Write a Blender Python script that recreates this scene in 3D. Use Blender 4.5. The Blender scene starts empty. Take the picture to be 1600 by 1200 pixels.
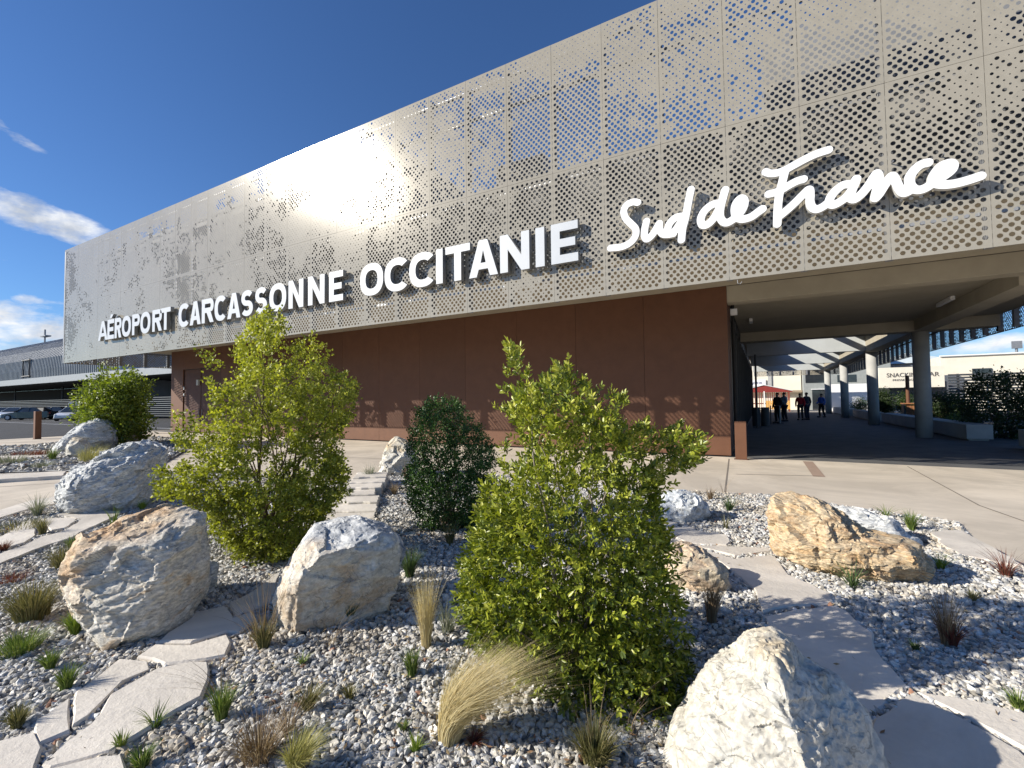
import bpy, bmesh, math, random
import numpy as np
from mathutils import Vector, Matrix
random.seed(7); rng = np.random.default_rng(11)
SC = bpy.context.scene; COL = SC.collection
# ------------------------------------------------------------------ camera, sky, sun, exposure
F = 710.6; YAW = math.radians(28.88); PIT = math.radians(2.024); ROL = math.radians(-.707)
O = np.array([0, 0, 1.55])
cr = np.array([math.cos(YAW), math.sin(YAW), 0.]); cf = np.array([-math.sin(YAW)*math.cos(PIT), math.cos(YAW)*math.cos(PIT), math.sin(PIT)]); cu = np.cross(cr, cf)
cam = bpy.data.cameras.new('camera'); co = bpy.data.objects.new('camera', cam); COL.objects.link(co)
cam.sensor_width = 36; cam.lens = F/1600*36; cam.clip_start = .05; cam.clip_end = 3000
ca, sa = math.cos(ROL), math.sin(ROL)
r2 = cr*ca+cu*sa; u2 = -cr*sa+cu*ca
co.matrix_world = Matrix(((r2[0], u2[0], -cf[0], O[0]), (r2[1], u2[1], -cf[1], O[1]), (r2[2], u2[2], -cf[2], O[2]), (0, 0, 0, 1)))
SC.camera = co
SUN = np.array([-1.262, -1., .80]); SUN /= np.linalg.norm(SUN)
w = bpy.data.worlds.new("World"); SC.world = w; w.use_nodes = True
nt = w.node_tree; nt.nodes.clear(); L = nt.links.new
def N(nt, t, **k):
    n = nt.nodes.new(t)
    for a, b in k.items(): setattr(n, a, b)
    return n
sky = N(nt, 'ShaderNodeTexSky', sky_type='NISHITA', sun_disc=False)
sky.sun_elevation = math.asin(SUN[2]); sky.sun_rotation = math.atan2(SUN[0], SUN[1]); sky.altitude = 100; sky.air_density = 1.; sky.dust_density = .15; sky.ozone_density = 2.6
tc = N(nt, 'ShaderNodeTexCoord'); sx = N(nt, 'ShaderNodeSeparateXYZ'); L(tc.outputs['Generated'], sx.inputs[0])
def M(op, a, b=None, c=None, clamp=False):
    n = N(nt, 'ShaderNodeMath', operation=op, use_clamp=clamp)
    for i, v in enumerate((a, b, c)):
        if v is None: continue
        if isinstance(v, (int, float)): n.inputs[i].default_value = v
        else: L(v, n.inputs[i])
    return n.outputs[0]
az = M('ARCTAN2', sx.outputs[0], sx.outputs[1]); el = M('ARCSINE', sx.outputs[2])
def wray(x, y):
    a = ((x-800)*ca-(600-y)*sa)/F; b = ((x-800)*sa+(600-y)*ca)/F
    return a*cr+b*cu+cf
# clouds: centre px, size in radians (az, el), strength
mask = None
wob = N(nt, 'ShaderNodeTexNoise'); wob.inputs['Scale'].default_value = 14; wob.inputs['Detail'].default_value = 8; wob.inputs['Roughness'].default_value = .62
mp = N(nt, 'ShaderNodeMapping'); mp.inputs['Scale'].default_value = (1, 1, 2.6); L(tc.outputs['Generated'], mp.inputs[0]); L(mp.outputs[0], wob.inputs[0])
for (px, py, wa, we, sg, tilt) in [(66, 342, .135, .036, .95, -.22), (40, 468, .030, .013, .75, 0), (14, 203, .05, .018, .5, -.4), (138, 242, .042, .007, .34, -.5),
        (40, 522, .15, .034, .85, .1), (-200, 500, .3, .09, .9, 0), (515, 88, .07, .02, .22, -.8), (340, 5, .05, .02, .18, 0),
        (1500, 545, .10, .022, .75, 0), (1570, 535, .05, .02, .8, 0), (1800, 560, .3, .05, .9, 0), (-60, 395, .10, .02, .5, 0)]:
    d = wray(px, py); a0 = math.atan2(d[0], d[1]); e0 = math.asin(d[2]/np.linalg.norm(d))
    da = M('SUBTRACT', az, a0); de = M('SUBTRACT', el, e0)
    de2 = M('SUBTRACT', de, M('MULTIPLY', da, tilt)) if tilt else de
    q = M('ADD', M('POWER', M('ABSOLUTE', M('DIVIDE', da, wa)), 2), M('POWER', M('ABSOLUTE', M('DIVIDE', de2, we)), 2))
    m = M('MULTIPLY', M('SUBTRACT', 1.0, q, clamp=True), sg)
    mask = m if mask is None else M('MAXIMUM', mask, m)
dens = M('MULTIPLY', M('SUBTRACT', M('ADD', M('MULTIPLY', mask, .62), M('MULTIPLY', wob.outputs[0], 1.0)), .76), 3.4, clamp=True)
dens = M('MULTIPLY', dens, M('MULTIPLY', mask, 2.2, clamp=True), clamp=True)
wob2 = N(nt, 'ShaderNodeTexNoise'); wob2.inputs['Scale'].default_value = 22; wob2.inputs['Detail'].default_value = 5
mx = N(nt, 'ShaderNodeMix', data_type='RGBA'); L(dens, mx.inputs['Factor']); 
tint = N(nt, 'ShaderNodeMix', data_type='RGBA', blend_type='MULTIPLY'); tint.inputs['Factor'].default_value = 1; tint.inputs[7].default_value = (.58, .84, 1.20, 1)
L(sky.outputs[0], tint.inputs[6]); L(tint.outputs[2], mx.inputs[6])
cc = N(nt, 'ShaderNodeValToRGB'); cc.color_ramp.elements[0].color = (5.0, 5.5, 6.4, 1); cc.color_ramp.elements[1].color = (9.0, 9.2, 9.5, 1)
cc.color_ramp.elements[0].position = .38; cc.color_ramp.elements[1].position = .62
L(tc.outputs['Generated'], wob2.inputs[0]); L(wob2.outputs[0], cc.inputs[0]); L(cc.outputs[0], mx.inputs[7])
bg = N(nt, 'ShaderNodeBackground'); bg.inputs['Strength'].default_value = .072; L(mx.outputs[2], bg.inputs[0])
ow = N(nt, 'ShaderNodeOutputWorld'); L(bg.outputs[0], ow.inputs[0])
sl = bpy.data.lights.new('sun', 'SUN'); sl.energy = 5.0; sl.angle = math.radians(.5); sl.color = (1, .935, .82)
so = bpy.data.objects.new('sun', sl); COL.objects.link(so); so.rotation_euler = Vector(SUN).to_track_quat('Z', 'Y').to_euler(); so.location = (-30, -30, 40)
SC.view_settings.view_transform = 'Standard'; SC.view_settings.look = 'None'; SC.view_settings.exposure = 0.60; SC.view_settings.gamma = 1
SC.render.engine = 'CYCLES'; SC.cycles.max_bounces = 8; SC.cycles.transparent_max_bounces = 16

# ------------------------------------------------------------------ rays of the photograph onto real planes
def on(ax, v, x, y):
    d = wray(x, y); t = (v-O[ax])/d[ax]; return O+t*d
GZ = .035
def gp(x, y, z=GZ):
    return on(2, z, x, y)
# ------------------------------------------------------------------ noise in numpy
def _h(i, j, k):
    n = (i*374761393+j*668265263+k*2147483647+k*1274126177) & 0xffffffff
    n = ((n ^ (n >> 13))*1274126177) & 0xffffffff
    return ((n ^ (n >> 16)) & 0xffff)/65535.
def vn(P):
    P = np.asarray(P, float); I = np.floor(P).astype(np.int64); f = P-I; f = f*f*(3-2*f); r = 0
    for a in (0, 1):
        for b in (0, 1):
            for c in (0, 1):
                wt = (f[:, 0] if a else 1-f[:, 0])*(f[:, 1] if b else 1-f[:, 1])*(f[:, 2] if c else 1-f[:, 2])
                r = r+wt*_h(I[:, 0]+a+5000, I[:, 1]+b+5000, I[:, 2]+c+5000)
    return r
def fbm(P, o=4, g=.5):
    s = 0; a = 1; t = 0
    for i in range(o): s = s+a*vn(P*2**i+17.3*i); t += a; a *= g
    return s/t
def ridge(P, o=4, g=.5):
    s = 0; a = 1; t = 0
    for i in range(o): s = s+a*(1-np.abs(2*vn(P*2**i+9.1*i)-1)); t += a; a *= g
    return s/t
# ------------------------------------------------------------------ materials
MATS = {}
def mat(name, c1, c2=None, rough=.8, metal=0, scale=4., bump=0., bscale=None, detail=6, spec=.5, c3=None, stretch=None, coat=0, lo=.35, hi=.65, island=0, stain=0):
    if name in MATS: return MATS[name]
    m = bpy.data.materials.new(name); m.use_nodes = True; t = m.node_tree; b = t.nodes['Principled BSDF']; l = t.links.new
    b.inputs['Roughness'].default_value = rough; b.inputs['Metallic'].default_value = metal; b.inputs['Specular IOR Level'].default_value = spec
    b.inputs['Coat Weight'].default_value = coat
    c2 = c2 or tuple(x*.85 for x in c1)
    tx = N(t, 'ShaderNodeTexCoord'); mpn = N(t, 'ShaderNodeMapping'); l(tx.outputs['Object'], mpn.inputs[0])
    if stretch: mpn.inputs['Scale'].default_value = stretch
    n = N(t, 'ShaderNodeTexNoise'); n.inputs['Scale'].default_value = scale; n.inputs['Detail'].default_value = detail; n.inputs['Roughness'].default_value = .6; l(mpn.outputs[0], n.inputs[0])
    r = N(t, 'ShaderNodeValToRGB'); e = r.color_ramp.elements; e[0].position = lo; e[1].position = hi; e[0].color = (*c1, 1); e[1].color = (*c2, 1)
    if c3: k = e.new((lo+hi)/2); k.color = (*c3, 1)
    l(n.outputs[0], r.inputs[0]); out = r.outputs[0]
    if island:
        gi = N(t, 'ShaderNodeNewGeometry'); oi = N(t, 'ShaderNodeObjectInfo'); ad = N(t, 'ShaderNodeMath', operation='ADD'); l(gi.outputs['Random Per Island'], ad.inputs[0]); l(oi.outputs['Random'], ad.inputs[1])
        fr = N(t, 'ShaderNodeMath', operation='FRACT'); l(ad.outputs[0], fr.inputs[0])
        mr = N(t, 'ShaderNodeMapRange'); mr.inputs[3].default_value = 1-island; mr.inputs[4].default_value = 1+island; l(fr.outputs[0], mr.inputs[0])
        v = N(t, 'ShaderNodeVectorMath', operation='SCALE'); l(out, v.inputs[0]); l(mr.outputs[0], v.inputs['Scale']); out = v.outputs[0]
    if stain:
        ns = N(t, 'ShaderNodeTexNoise'); ns.inputs['Scale'].default_value = scale*.37; ns.inputs['Detail'].default_value = 12; ns.inputs['Roughness'].default_value = .7; ns.inputs['Distortion'].default_value = 1.2; l(mpn.outputs[0], ns.inputs[0])
        mr = N(t, 'ShaderNodeMapRange'); mr.inputs[1].default_value = .42; mr.inputs[2].default_value = .62; mr.inputs[3].default_value = 1-stain; mr.inputs[4].default_value = 1+stain*.3; l(ns.outputs[0], mr.inputs[0])
        v = N(t, 'ShaderNodeVectorMath', operation='SCALE'); l(out, v.inputs[0]); l(mr.outputs[0], v.inputs['Scale']); out = v.outputs[0]
    l(out, b.inputs['Base Color'])
    if bump:
        n2 = N(t, 'ShaderNodeTexNoise'); n2.inputs['Scale'].default_value = bscale or scale*6; n2.inputs['Detail'].default_value = 8; n2.inputs['Roughness'].default_value = .65; l(mpn.outputs[0], n2.inputs[0])
        bp = N(t, 'ShaderNodeBump'); bp.inputs['Strength'].default_value = bump; bp.inputs['Distance'].default_value = .02; l(n2.outputs[0], bp.inputs['Height']); l(bp.outputs[0], b.inputs['Normal'])
    MATS[name] = m; return m
def attrmat(name, rough=.6, transl=0., var=.15, nscale=60, bump=0, spec=.4, backtint=(1.25, 1.3, .5)):
    if name in MATS: return MATS[name]
    m = bpy.data.materials.new(name); m.use_nodes = True; t = m.node_tree; b = t.nodes['Principled BSDF']; l = t.links.new
    b.inputs['Roughness'].default_value = rough; b.inputs['Specular IOR Level'].default_value = spec
    a = N(t, 'ShaderNodeAttribute', attribute_name='Col')
    tx = N(t, 'ShaderNodeTexCoord'); n = N(t, 'ShaderNodeTexNoise'); n.inputs['Scale'].default_value = nscale; n.inputs['Detail'].default_value = 3; l(tx.outputs['Object'], n.inputs[0])
    mr = N(t, 'ShaderNodeMapRange'); mr.inputs[1].default_value = .3; mr.inputs[2].default_value = .7; mr.inputs[3].default_value = 1-var; mr.inputs[4].default_value = 1+var; l(n.outputs[0], mr.inputs[0])
    vm = N(t, 'ShaderNodeVectorMath', operation='SCALE'); l(a.outputs['Color'], vm.inputs[0]); l(mr.outputs[0], vm.inputs['Scale'])
    l(vm.outputs[0], b.inputs['Base Color'])
    if bump:
        bp = N(t, 'ShaderNodeBump'); bp.inputs['Strength'].default_value = bump; bp.inputs['Distance'].default_value = .01; l(n.outputs[0], bp.inputs['Height']); l(bp.outputs[0], b.inputs['Normal'])
    if transl:
        tr = N(t, 'ShaderNodeBsdfTranslucent'); vm2 = N(t, 'ShaderNodeVectorMath', operation='MULTIPLY'); vm2.inputs[1].default_value = backtint; l(vm.outputs[0], vm2.inputs[0]); l(vm2.outputs[0], tr.inputs[0])
        ms = N(t, 'ShaderNodeMixShader'); ms.inputs[0].default_value = transl; l(b.outputs[0], ms.inputs[1]); l(tr.outputs[0], ms.inputs[2])
        l(ms.outputs[0], t.nodes['Material Output'].inputs[0])
    MATS[name] = m; return m
# ------------------------------------------------------------------ mesh helpers
class MB:
    def __init__(s): s.v = []; s.f = []
    def add(s, V, Fc):
        b = len(s.v); s.v += [tuple(p) for p in V]; s.f += [tuple(i+b for i in f) for f in Fc]; return s
    def box(s, x0, x1, y0, y1, z0, z1, M=None):
        V = [(x, y, z) for z in (z0, z1) for y in (y0, y1) for x in (x0, x1)]
        if M is not None: V = [tuple(M @ Vector(p)) for p in V]
        return s.add(V, [(0, 2, 3, 1), (4, 5, 7, 6), (0, 1, 5, 4), (2, 6, 7, 3), (0, 4, 6, 2), (1, 3, 7, 5)])
    def tube(s, pts, rad, n=8, caps=True):
        pts = [Vector(p) for p in pts]; rad = [float(q) for q in rad] if hasattr(rad, '__len__') else [float(rad)]*len(pts); V = []; Fc = []
        for i, p in enumerate(pts):
            d = (pts[min(i+1, len(pts)-1)]-pts[max(i-1, 0)]).normalized(); a = Vector((0, 0, 1)) if abs(d.z) < .9 else Vector((1, 0, 0))
            u = d.cross(a).normalized(); v = d.cross(u)
            for k in range(n): t = 2*math.pi*k/n; V.append(p+rad[i]*(math.cos(t)*u+math.sin(t)*v))
        for i in range(len(pts)-1):
            for k in range(n): a = i*n+k; b = i*n+(k+1) % n; Fc.append((a, b, b+n, a+n))
        if caps: Fc += [tuple(range(n))[::-1], tuple(range((len(pts)-1)*n, len(pts)*n))]
        return s.add(V, Fc)
    def prism(s, poly, z0, z1):
        n = len(poly); V = [(x, y, z0) for x, y in poly]+[(x, y, z1) for x, y in poly]
        return s.add(V, [tuple(range(n))[::-1], tuple(range(n, 2*n))]+[(i, (i+1) % n, (i+1) % n+n, i+n) for i in range(n)])
def wl(o):
    v = Vector(o.location)
    while o.parent: o = o.parent; v = v+o.location
    return v
def link(name, me, m, parent=None, origin=None, smooth=False):
    o = bpy.data.objects.new(name, me); COL.objects.link(o)
    if m is not None: me.materials.append(m)
    if parent is not None:
        o.parent = parent; org = wl(parent)
        off = -org
    else:
        org = Vector(origin) if origin is not None else Vector((0, 0, 0)); o.location = org; off = -org
    if off.length > 0: me.transform(Matrix.Translation(off))
    if smooth: me.polygons.foreach_set('use_smooth', [True]*len(me.polygons))
    return o
def build(name, mb, m, parent=None, origin=None, smooth=False, bevel=0, recalc=True):
    me = bpy.data.meshes.new(name); me.from_pydata([tuple(map(float, p)) for p in mb.v], [], mb.f)
    if recalc or bevel:
        bm = bmesh.new(); bm.from_mesh(me)
        if recalc: bmesh.ops.recalc_face_normals(bm, faces=bm.faces)
        if bevel:
            bmesh.ops.bevel(bm, geom=[e for e in bm.edges if len(e.link_faces) == 2 and e.calc_face_angle(0) > .5], offset=bevel, segments=2, profile=.6, affect='EDGES', clamp_overlap=True)
        bm.to_mesh(me); bm.free()
    me.update(); return link(name, me, m, parent, origin, smooth)
def npmesh(name, V, tris, col=None, quads=None):
    me = bpy.data.meshes.new(name); V = np.ascontiguousarray(V, np.float32)
    parts = []
    if tris is not None and len(tris): parts.append((np.asarray(tris, np.int32), 3))
    if quads is not None and len(quads): parts.append((np.asarray(quads, np.int32), 4))
    nl = sum(p.size for p, k in parts); nf = sum(len(p) for p, k in parts)
    me.vertices.add(len(V)); me.vertices.foreach_set('co', V.ravel()); me.loops.add(nl); me.polygons.add(nf)
    me.loops.foreach_set('vertex_index', np.concatenate([p.ravel() for p, k in parts]))
    tot = np.concatenate([np.full(len(p), k, np.int32) for p, k in parts]); st = np.concatenate([[0], np.cumsum(tot)[:-1]]).astype(np.int32)
    me.polygons.foreach_set('loop_start', st); me.polygons.foreach_set('loop_total', tot)
    if col is not None:
        a = me.attributes.new('Col', 'FLOAT_COLOR', 'POINT'); c = np.ones((len(V), 4), np.float32); c[:, :3] = col; a.data.foreach_set('color', c.ravel())
    me.update(calc_edges=True); me.validate(); return me
def tag(o, label=None, cat=None, group=None, kind=None):
    if label: o['label'] = label
    if cat: o['category'] = cat
    if group: o['group'] = group
    if kind: o['kind'] = kind
    return o
def thing(name, label, cat, loc=(0, 0, 0), group=None):
    o = bpy.data.objects.new(name, None); COL.objects.link(o); o.location = Vector([float(a) for a in loc]); o.empty_display_size = .2
    return tag(o, label, cat, group)
# ------------------------------------------------------------------ shared materials
CONC = mat('plaza_concrete', (.64, .565, .465), (.56, .49, .40), stain=.2, rough=.9, scale=.9, bump=.25, bscale=60, detail=10)
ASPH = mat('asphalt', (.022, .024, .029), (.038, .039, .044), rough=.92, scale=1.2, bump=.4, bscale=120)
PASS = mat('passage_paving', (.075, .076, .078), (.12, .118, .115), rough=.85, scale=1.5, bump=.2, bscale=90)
DIRT = mat('dry_ground', (.20, .17, .13), (.28, .25, .2), rough=1, scale=.4, bump=.3)
GRAVB = mat('gravel_base', (.30, .295, .28), (.42, .415, .40), rough=.95, scale=22, bump=1, bscale=45)
FLAG = mat('flagstone', (.72, .66, .575), (.60, .55, .485), island=.07, stain=.18, rough=.8, scale=1.6, bump=.35, bscale=26, detail=12, c3=(.67, .615, .54))
ALU = mat('champagne_aluminium', (.325, .298, .245), (.305, .28, .23), rough=.155, metal=.10, spec=.33, island=.035, scale=.5, detail=2)
STEEL = mat('grey_steel', (.20, .21, .23), (.26, .27, .29), rough=.5, metal=.3, scale=3)
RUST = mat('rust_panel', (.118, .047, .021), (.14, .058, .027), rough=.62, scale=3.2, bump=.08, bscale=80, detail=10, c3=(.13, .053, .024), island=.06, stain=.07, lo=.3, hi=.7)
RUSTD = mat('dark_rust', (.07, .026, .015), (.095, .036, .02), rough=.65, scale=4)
BCON = mat('beam_concrete', (.40, .36, .28), (.34, .305, .235), rough=.85, scale=1.3, bump=.2, bscale=40, detail=9)
BCOLD = mat('column_concrete', (.42, .42, .40), (.35, .35, .34), rough=.85, scale=2.2, bump=.2, bscale=50, detail=9)
GREY = mat('grey_paint', (.48, .50, .50), (.43, .45, .45), rough=.6, scale=1.5)
DARK = mat('dark_cladding', (.05, .055, .06), (.07, .072, .078), rough=.6, scale=2)
LGREY = mat('light_cladding', (.40, .43, .47), (.34, .37, .41), rough=.5, scale=1.0)
WHITE = mat('white_paint', (.80, .80, .80), (.76, .765, .77), rough=.35, scale=2)
LETW = mat('letter_face', (.47, .495, .53), (.45, .475, .51), rough=.4, scale=2)
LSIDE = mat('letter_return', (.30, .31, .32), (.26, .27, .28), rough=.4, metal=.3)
CREAM = mat('cream_render', (.72, .67, .56), (.66, .61, .51), rough=.9, scale=1.2, bump=.1)
GLASS = mat('dark_glass', (.02, .025, .03), (.03, .035, .04), rough=.06, spec=.8)
BLACK = mat('rubber_and_shade_black', (.012, .012, .013), (.02, .02, .02), rough=.8)  # tyre and pipe black; also stands for the shade under the hangar canopy
# ------------------------------------------------------------------ ground sheets
def sheet(name, poly, z, m, kind='structure'):
    mb = MB(); mb.add([(x, y, z) for x, y in poly], [tuple(range(len(poly)))])
    o = build(name, mb, m, recalc=False, origin=(0, 0, 0)); return tag(o, kind=kind)
sheet('ground', [(-900, -600), (900, -600), (900, 900), (-900, 900)], -.012, DIRT)
sheet('plaza', [(-32, -30), (40, -30), (40, 13.12), (-31.2, 13.12), (-31.2, 9.3)], 0, CONC)
sheet('parking', [(-200, -30), (-32, -30), (-31.2, 7), (-31.6, 9.3), (-32.5, 13.1), (-32.0, 14.5), (-32, 22.5), (-200, 22.5)], -.004, ASPH)
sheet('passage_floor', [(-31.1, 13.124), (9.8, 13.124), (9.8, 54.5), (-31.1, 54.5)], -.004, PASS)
sheet('far_yard', [(-40, 54.504), (60, 54.504), (60, 64), (-40, 64)], -.004, CONC)
sheet('right_yard', [(9.804, 13.124), (60, 13.124), (60, 54.5), (9.804, 54.5)], -.004, ASPH)
# saw joints and a brick band inlaid in the plaza
mb = MB()
for a, b, wd in [((1139, 717), (1130, 790), .012), ((1150, 741), (1283, 744), .012), ((1418, 729), (1530, 790), .012), ((1530, 790), (1700, 850), .012), ((480, 712), (1010, 735), .014), ((0, 692), (260, 690), .014), ((-100, 768), (130, 752), .014)]:
    p = gp(*a, z=0); q = gp(*b, z=0); d = (q-p)/np.linalg.norm(q-p); n = np.array([-d[1], d[0], 0])*wd
    mb.add([(*(p+n)[:2], .004), (*(p-n)[:2], .004), (*(q-n)[:2], .004), (*(q+n)[:2], .004)], [(0, 1, 2, 3)])
tag(build('pavement_joint', mb, mat('joint', (.22, .19, .16), rough=1), recalc=False, origin=(0, 0, 0)), kind='structure')
mb = MB(); p = gp(1262, 721, z=0); q = gp(1280, 745, z=0); d = (q-p)/np.linalg.norm(q-p); n = np.array([-d[1], d[0], 0])*.10
mb.add([(*(p+n)[:2], .004), (*(p-n)[:2], .004), (*(q-n)[:2], .004), (*(q+n)[:2], .004)], [(0, 1, 2, 3)])
tag(build('pavement_band', mb, mat('band', (.36, .26, .2), rough=.9), recalc=False, origin=(0, 0, 0)), kind='structure')
# parking lines
mb = MB()
for i in range(9):
    x = -48-6.0*i; mb.add([(x, 15.5, 0.002), (x+.12, 15.5, .002), (x+.12, 20.5, .002), (x, 20.5, .002)], [(0, 1, 2, 3)])
mb.add([(-90, 14.9, 0.001), (-33, 14.9, .001), (-33, 15.05, .001), (-90, 15.05, .001)], [(0, 1, 2, 3)])
tag(build('parking_lines', mb, WHITE, recalc=False, origin=(0, 0, 0)), kind='structure')

# ------------------------------------------------------------------ terminal building
YF, HB, HM, HT = 9.21, 3.705, 6.59, 9.545
XL, XR, YW, DX, X0 = -31.306, 7.36, 13.2, 1.1654, -1.6445
term = thing('airport_terminal', 'long airport terminal with a perforated champagne metal screen over rust coloured walls', 'building', (-12, YW, 0))
seams = [X0+k*DX for k in range(-26, 9)]; seams = [s for s in seams if XL+.3 < s < XR-.3]; xs = [XL]+seams+[XR]

def holes(nc, nr, wdt, hgt, radf, x0, z0, nseg=8):
    """perforated sheet in (x,z): staggered diamond cells, each with a polygonal hole; radf(X,Z)->radius"""
    p = wdt/nc/2; q = hgt/nr/2; V = []; Q = []; T = []; base = 0
    i, j = np.meshgrid(np.arange(0, 2*nc+1), np.arange(0, 2*nr+1)); sel = ((i+j) % 2 == 1)
    I = i[sel]; J = j[sel]; inner = (I > 0) & (I < 2*nc) & (J > 0) & (J < 2*nr)
    cx = I[inner]*p; cz = J[inner]*q; R = radf(cx+x0, cz+z0)
    an = np.arange(8)*math.pi/4
    dia = np.array([(p, 0), (p/2, q/2), (0, q), (-p/2, q/2), (-p, 0), (-p/2, -q/2), (0, -q), (p/2, -q/2)])
    circ = np.stack([np.cos(an), np.sin(an)], 1); n = len(cx)
    out = np.stack([cx, cz], 1)[:, None, :]+dia[None]; inn = np.stack([cx, cz], 1)[:, None, :]+circ[None]*R[:, None, None]
    VV = np.concatenate([out, inn], 1).reshape(-1, 2); b = (np.arange(n)*16)[:, None]
    k = np.arange(8); kk = (k+1) % 8
    QQ = np.stack([b+k, b+kk, b+8+kk, b+8+k], 2).reshape(-1, 4)
    ex = []; et = []; o = len(VV)
    for a, c in zip(I[~inner], J[~inner]):
        x, z = a*p, c*q; c4 = [(x+p, z), (x, z+q), (x-p, z), (x, z-q)]
        pts = [(min(max(u, 0), wdt), min(max(v, 0), hgt)) for u, v in c4]
        u = []
        for t in pts:
            if not u or (abs(t[0]-u[-1][0])+abs(t[1]-u[-1][1])) > 1e-6: u.append(t)
        if len(u) > 3 and abs(u[0][0]-u[-1][0])+abs(u[0][1]-u[-1][1]) < 1e-6: u = u[:-1]
        m = len(ex)+o; ex += u; 
        for h in range(1, len(u)-1): et.append((m, m+h, m+h+1))
    # corner triangles when the corner belongs to no cell
    VV = np.concatenate([VV, np.array(ex).reshape(-1, 2)])
    return VV, QQ, np.array(et, int).reshape(-1, 3)
def sstep(x, a, b): t = np.clip((x-a)/(b-a), 0, 1); return t*t*(3-2*t)
def bigness(X, Z):
    u = (X*1.0+Z*.55); v = Z-X*.25
    n = fbm(np.stack([(X+Z*.35)*.95+3, (Z-X*.12)*1.25, 0*X+2.2], 1), 5, .68); n2 = fbm(np.stack([X*.26+8, Z*.42, 0*X+5], 1), 2)
    w_ = rng.random(len(X))
    band = sstep(X, -17, -7)*(1-sstep(X, -1.5, 1.5)*.62*sstep(Z, 4.3, 5.0))
    low = (1-sstep(Z, 4.5, 5.6))*sstep(X, -25, -17)
    mid = np.exp(-((Z-6.0-.08*(X+4))/1.3)**2)*sstep(X, -14, -6)*(1-sstep(X, 1.5, 3.5))
    top = sstep(Z, 8.6, 9.3)
    far = sstep(X, 1.5, 3.4)*np.exp(-((Z-6.4)/.8)**2)
    s = (n-.5)*2.7+(n2-.5)*1.3+(w_-.5)*.62-.13+.07*sstep(X, -18, -10)+.16*band+.42*low+.20*mid-.30*top+.1*far-.10*sstep(X, -1, 2)*sstep(Z, 6.8, 8.2)-.02*(1-sstep(X, -26, -16))-.03*sstep(X, -9, -2)*sstep(Z, 7.0, 7.8)
    f = sstep(X, -15, -5)
    return s, f, w_
def rad(X, Z):
    s, f, w_ = bigness(X, Z); s = s+(rng.random(len(X))-.5)*.22
    t_ = np.clip((s+.42)/.50, 0, 1); soft = .0095+.0175*t_*(.35+.65*f)
    return np.where(s > .10, .0355, np.where(s > .02, .0285, soft))
def panel_mesh(name, VV, QQ, TT, to3):
    P = to3(VV[:, 0], VV[:, 1]); return npmesh(name, P, TT, None, QQ)
def edge_return(P4, depth_vec, ):
    # folded edges round a panel (four corners, in order)
    d = np.array(depth_vec); V = np.concatenate([P4, P4+d]); return V, [(i, (i+1) % 4, (i+1) % 4+4, i+4) for i in range(4)]
g = .003
for k in range(len(xs)-1):
    for (z0, z1, nr) in ((HB, HM, 20), (HM, HT, 21)):
        wd = xs[k+1]-xs[k]; nc = max(2, round(wd/.1295)); mg = .012
        VV, QQ, TT = holes(nc, nr, wd-2*g-2*mg, z1-z0-2*g-2*mg, rad, xs[k]+g+mg, z0+g+mg)
        ox, oz = xs[k]+g+mg, z0+g+mg; jit = float(rng.normal(0, .0011))
        P = np.stack([VV[:, 0]+ox, np.full(len(VV), YF)+jit, VV[:, 1]+oz], 1)
        a0, a1, b0, b1 = xs[k]+g, xs[k+1]-g, z0+g, z1-g
        i0, i1, j0, j1 = a0+mg, a1-mg, b0+mg, b1-mg; y = YF+jit
        E4 = np.array([(a0, y, b0), (a1, y, b0), (a1, y, b1), (a0, y, b1), (i0, y, j0), (i1, y, j0), (i1, y, j1), (i0, y, j1), (a0, y+.008, b0), (a1, y+.008, b0), (a1, y+.008, b1), (a0, y+.008, b1)])
        b = len(P); q2 = [(b+i, b+(i+1) % 4, b+4+(i+1) % 4, b+4+i) for i in range(4)]+[(b+i, b+(i+1) % 4, b+8+(i+1) % 4, b+8+i) for i in range(4)]
        me = npmesh('screen_panel', np.concatenate([P, E4]), TT, None, np.concatenate([QQ, np.array(q2)])); me.shade_flat()
        link('screen_panel', me, ALU, term)
# steel posts behind the front screen, and rails
post = None
for x in xs:
    mb = MB().box(x-.05, x+.05, YF+.06, YF+.18, HB+.02, HT-.12); o = build('screen_post', mb, STEEL, term)
mb = MB()
for z in (HB+.55, HM-.12, 8.6, HT-.2): mb.box(XL+.02, XR-.02, YF+.19, YF+.25, z, z+.07)
for k in range(0, len(xs), 2):
    for z in (5.3, 8.3): mb.box(xs[k]-.03, xs[k]+.03, YF+.25, 10.1, z, z+.06)
build('screen_rail', mb, mat('galvanised', (.55, .56, .58), rough=.35, metal=.6), term)
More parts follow.
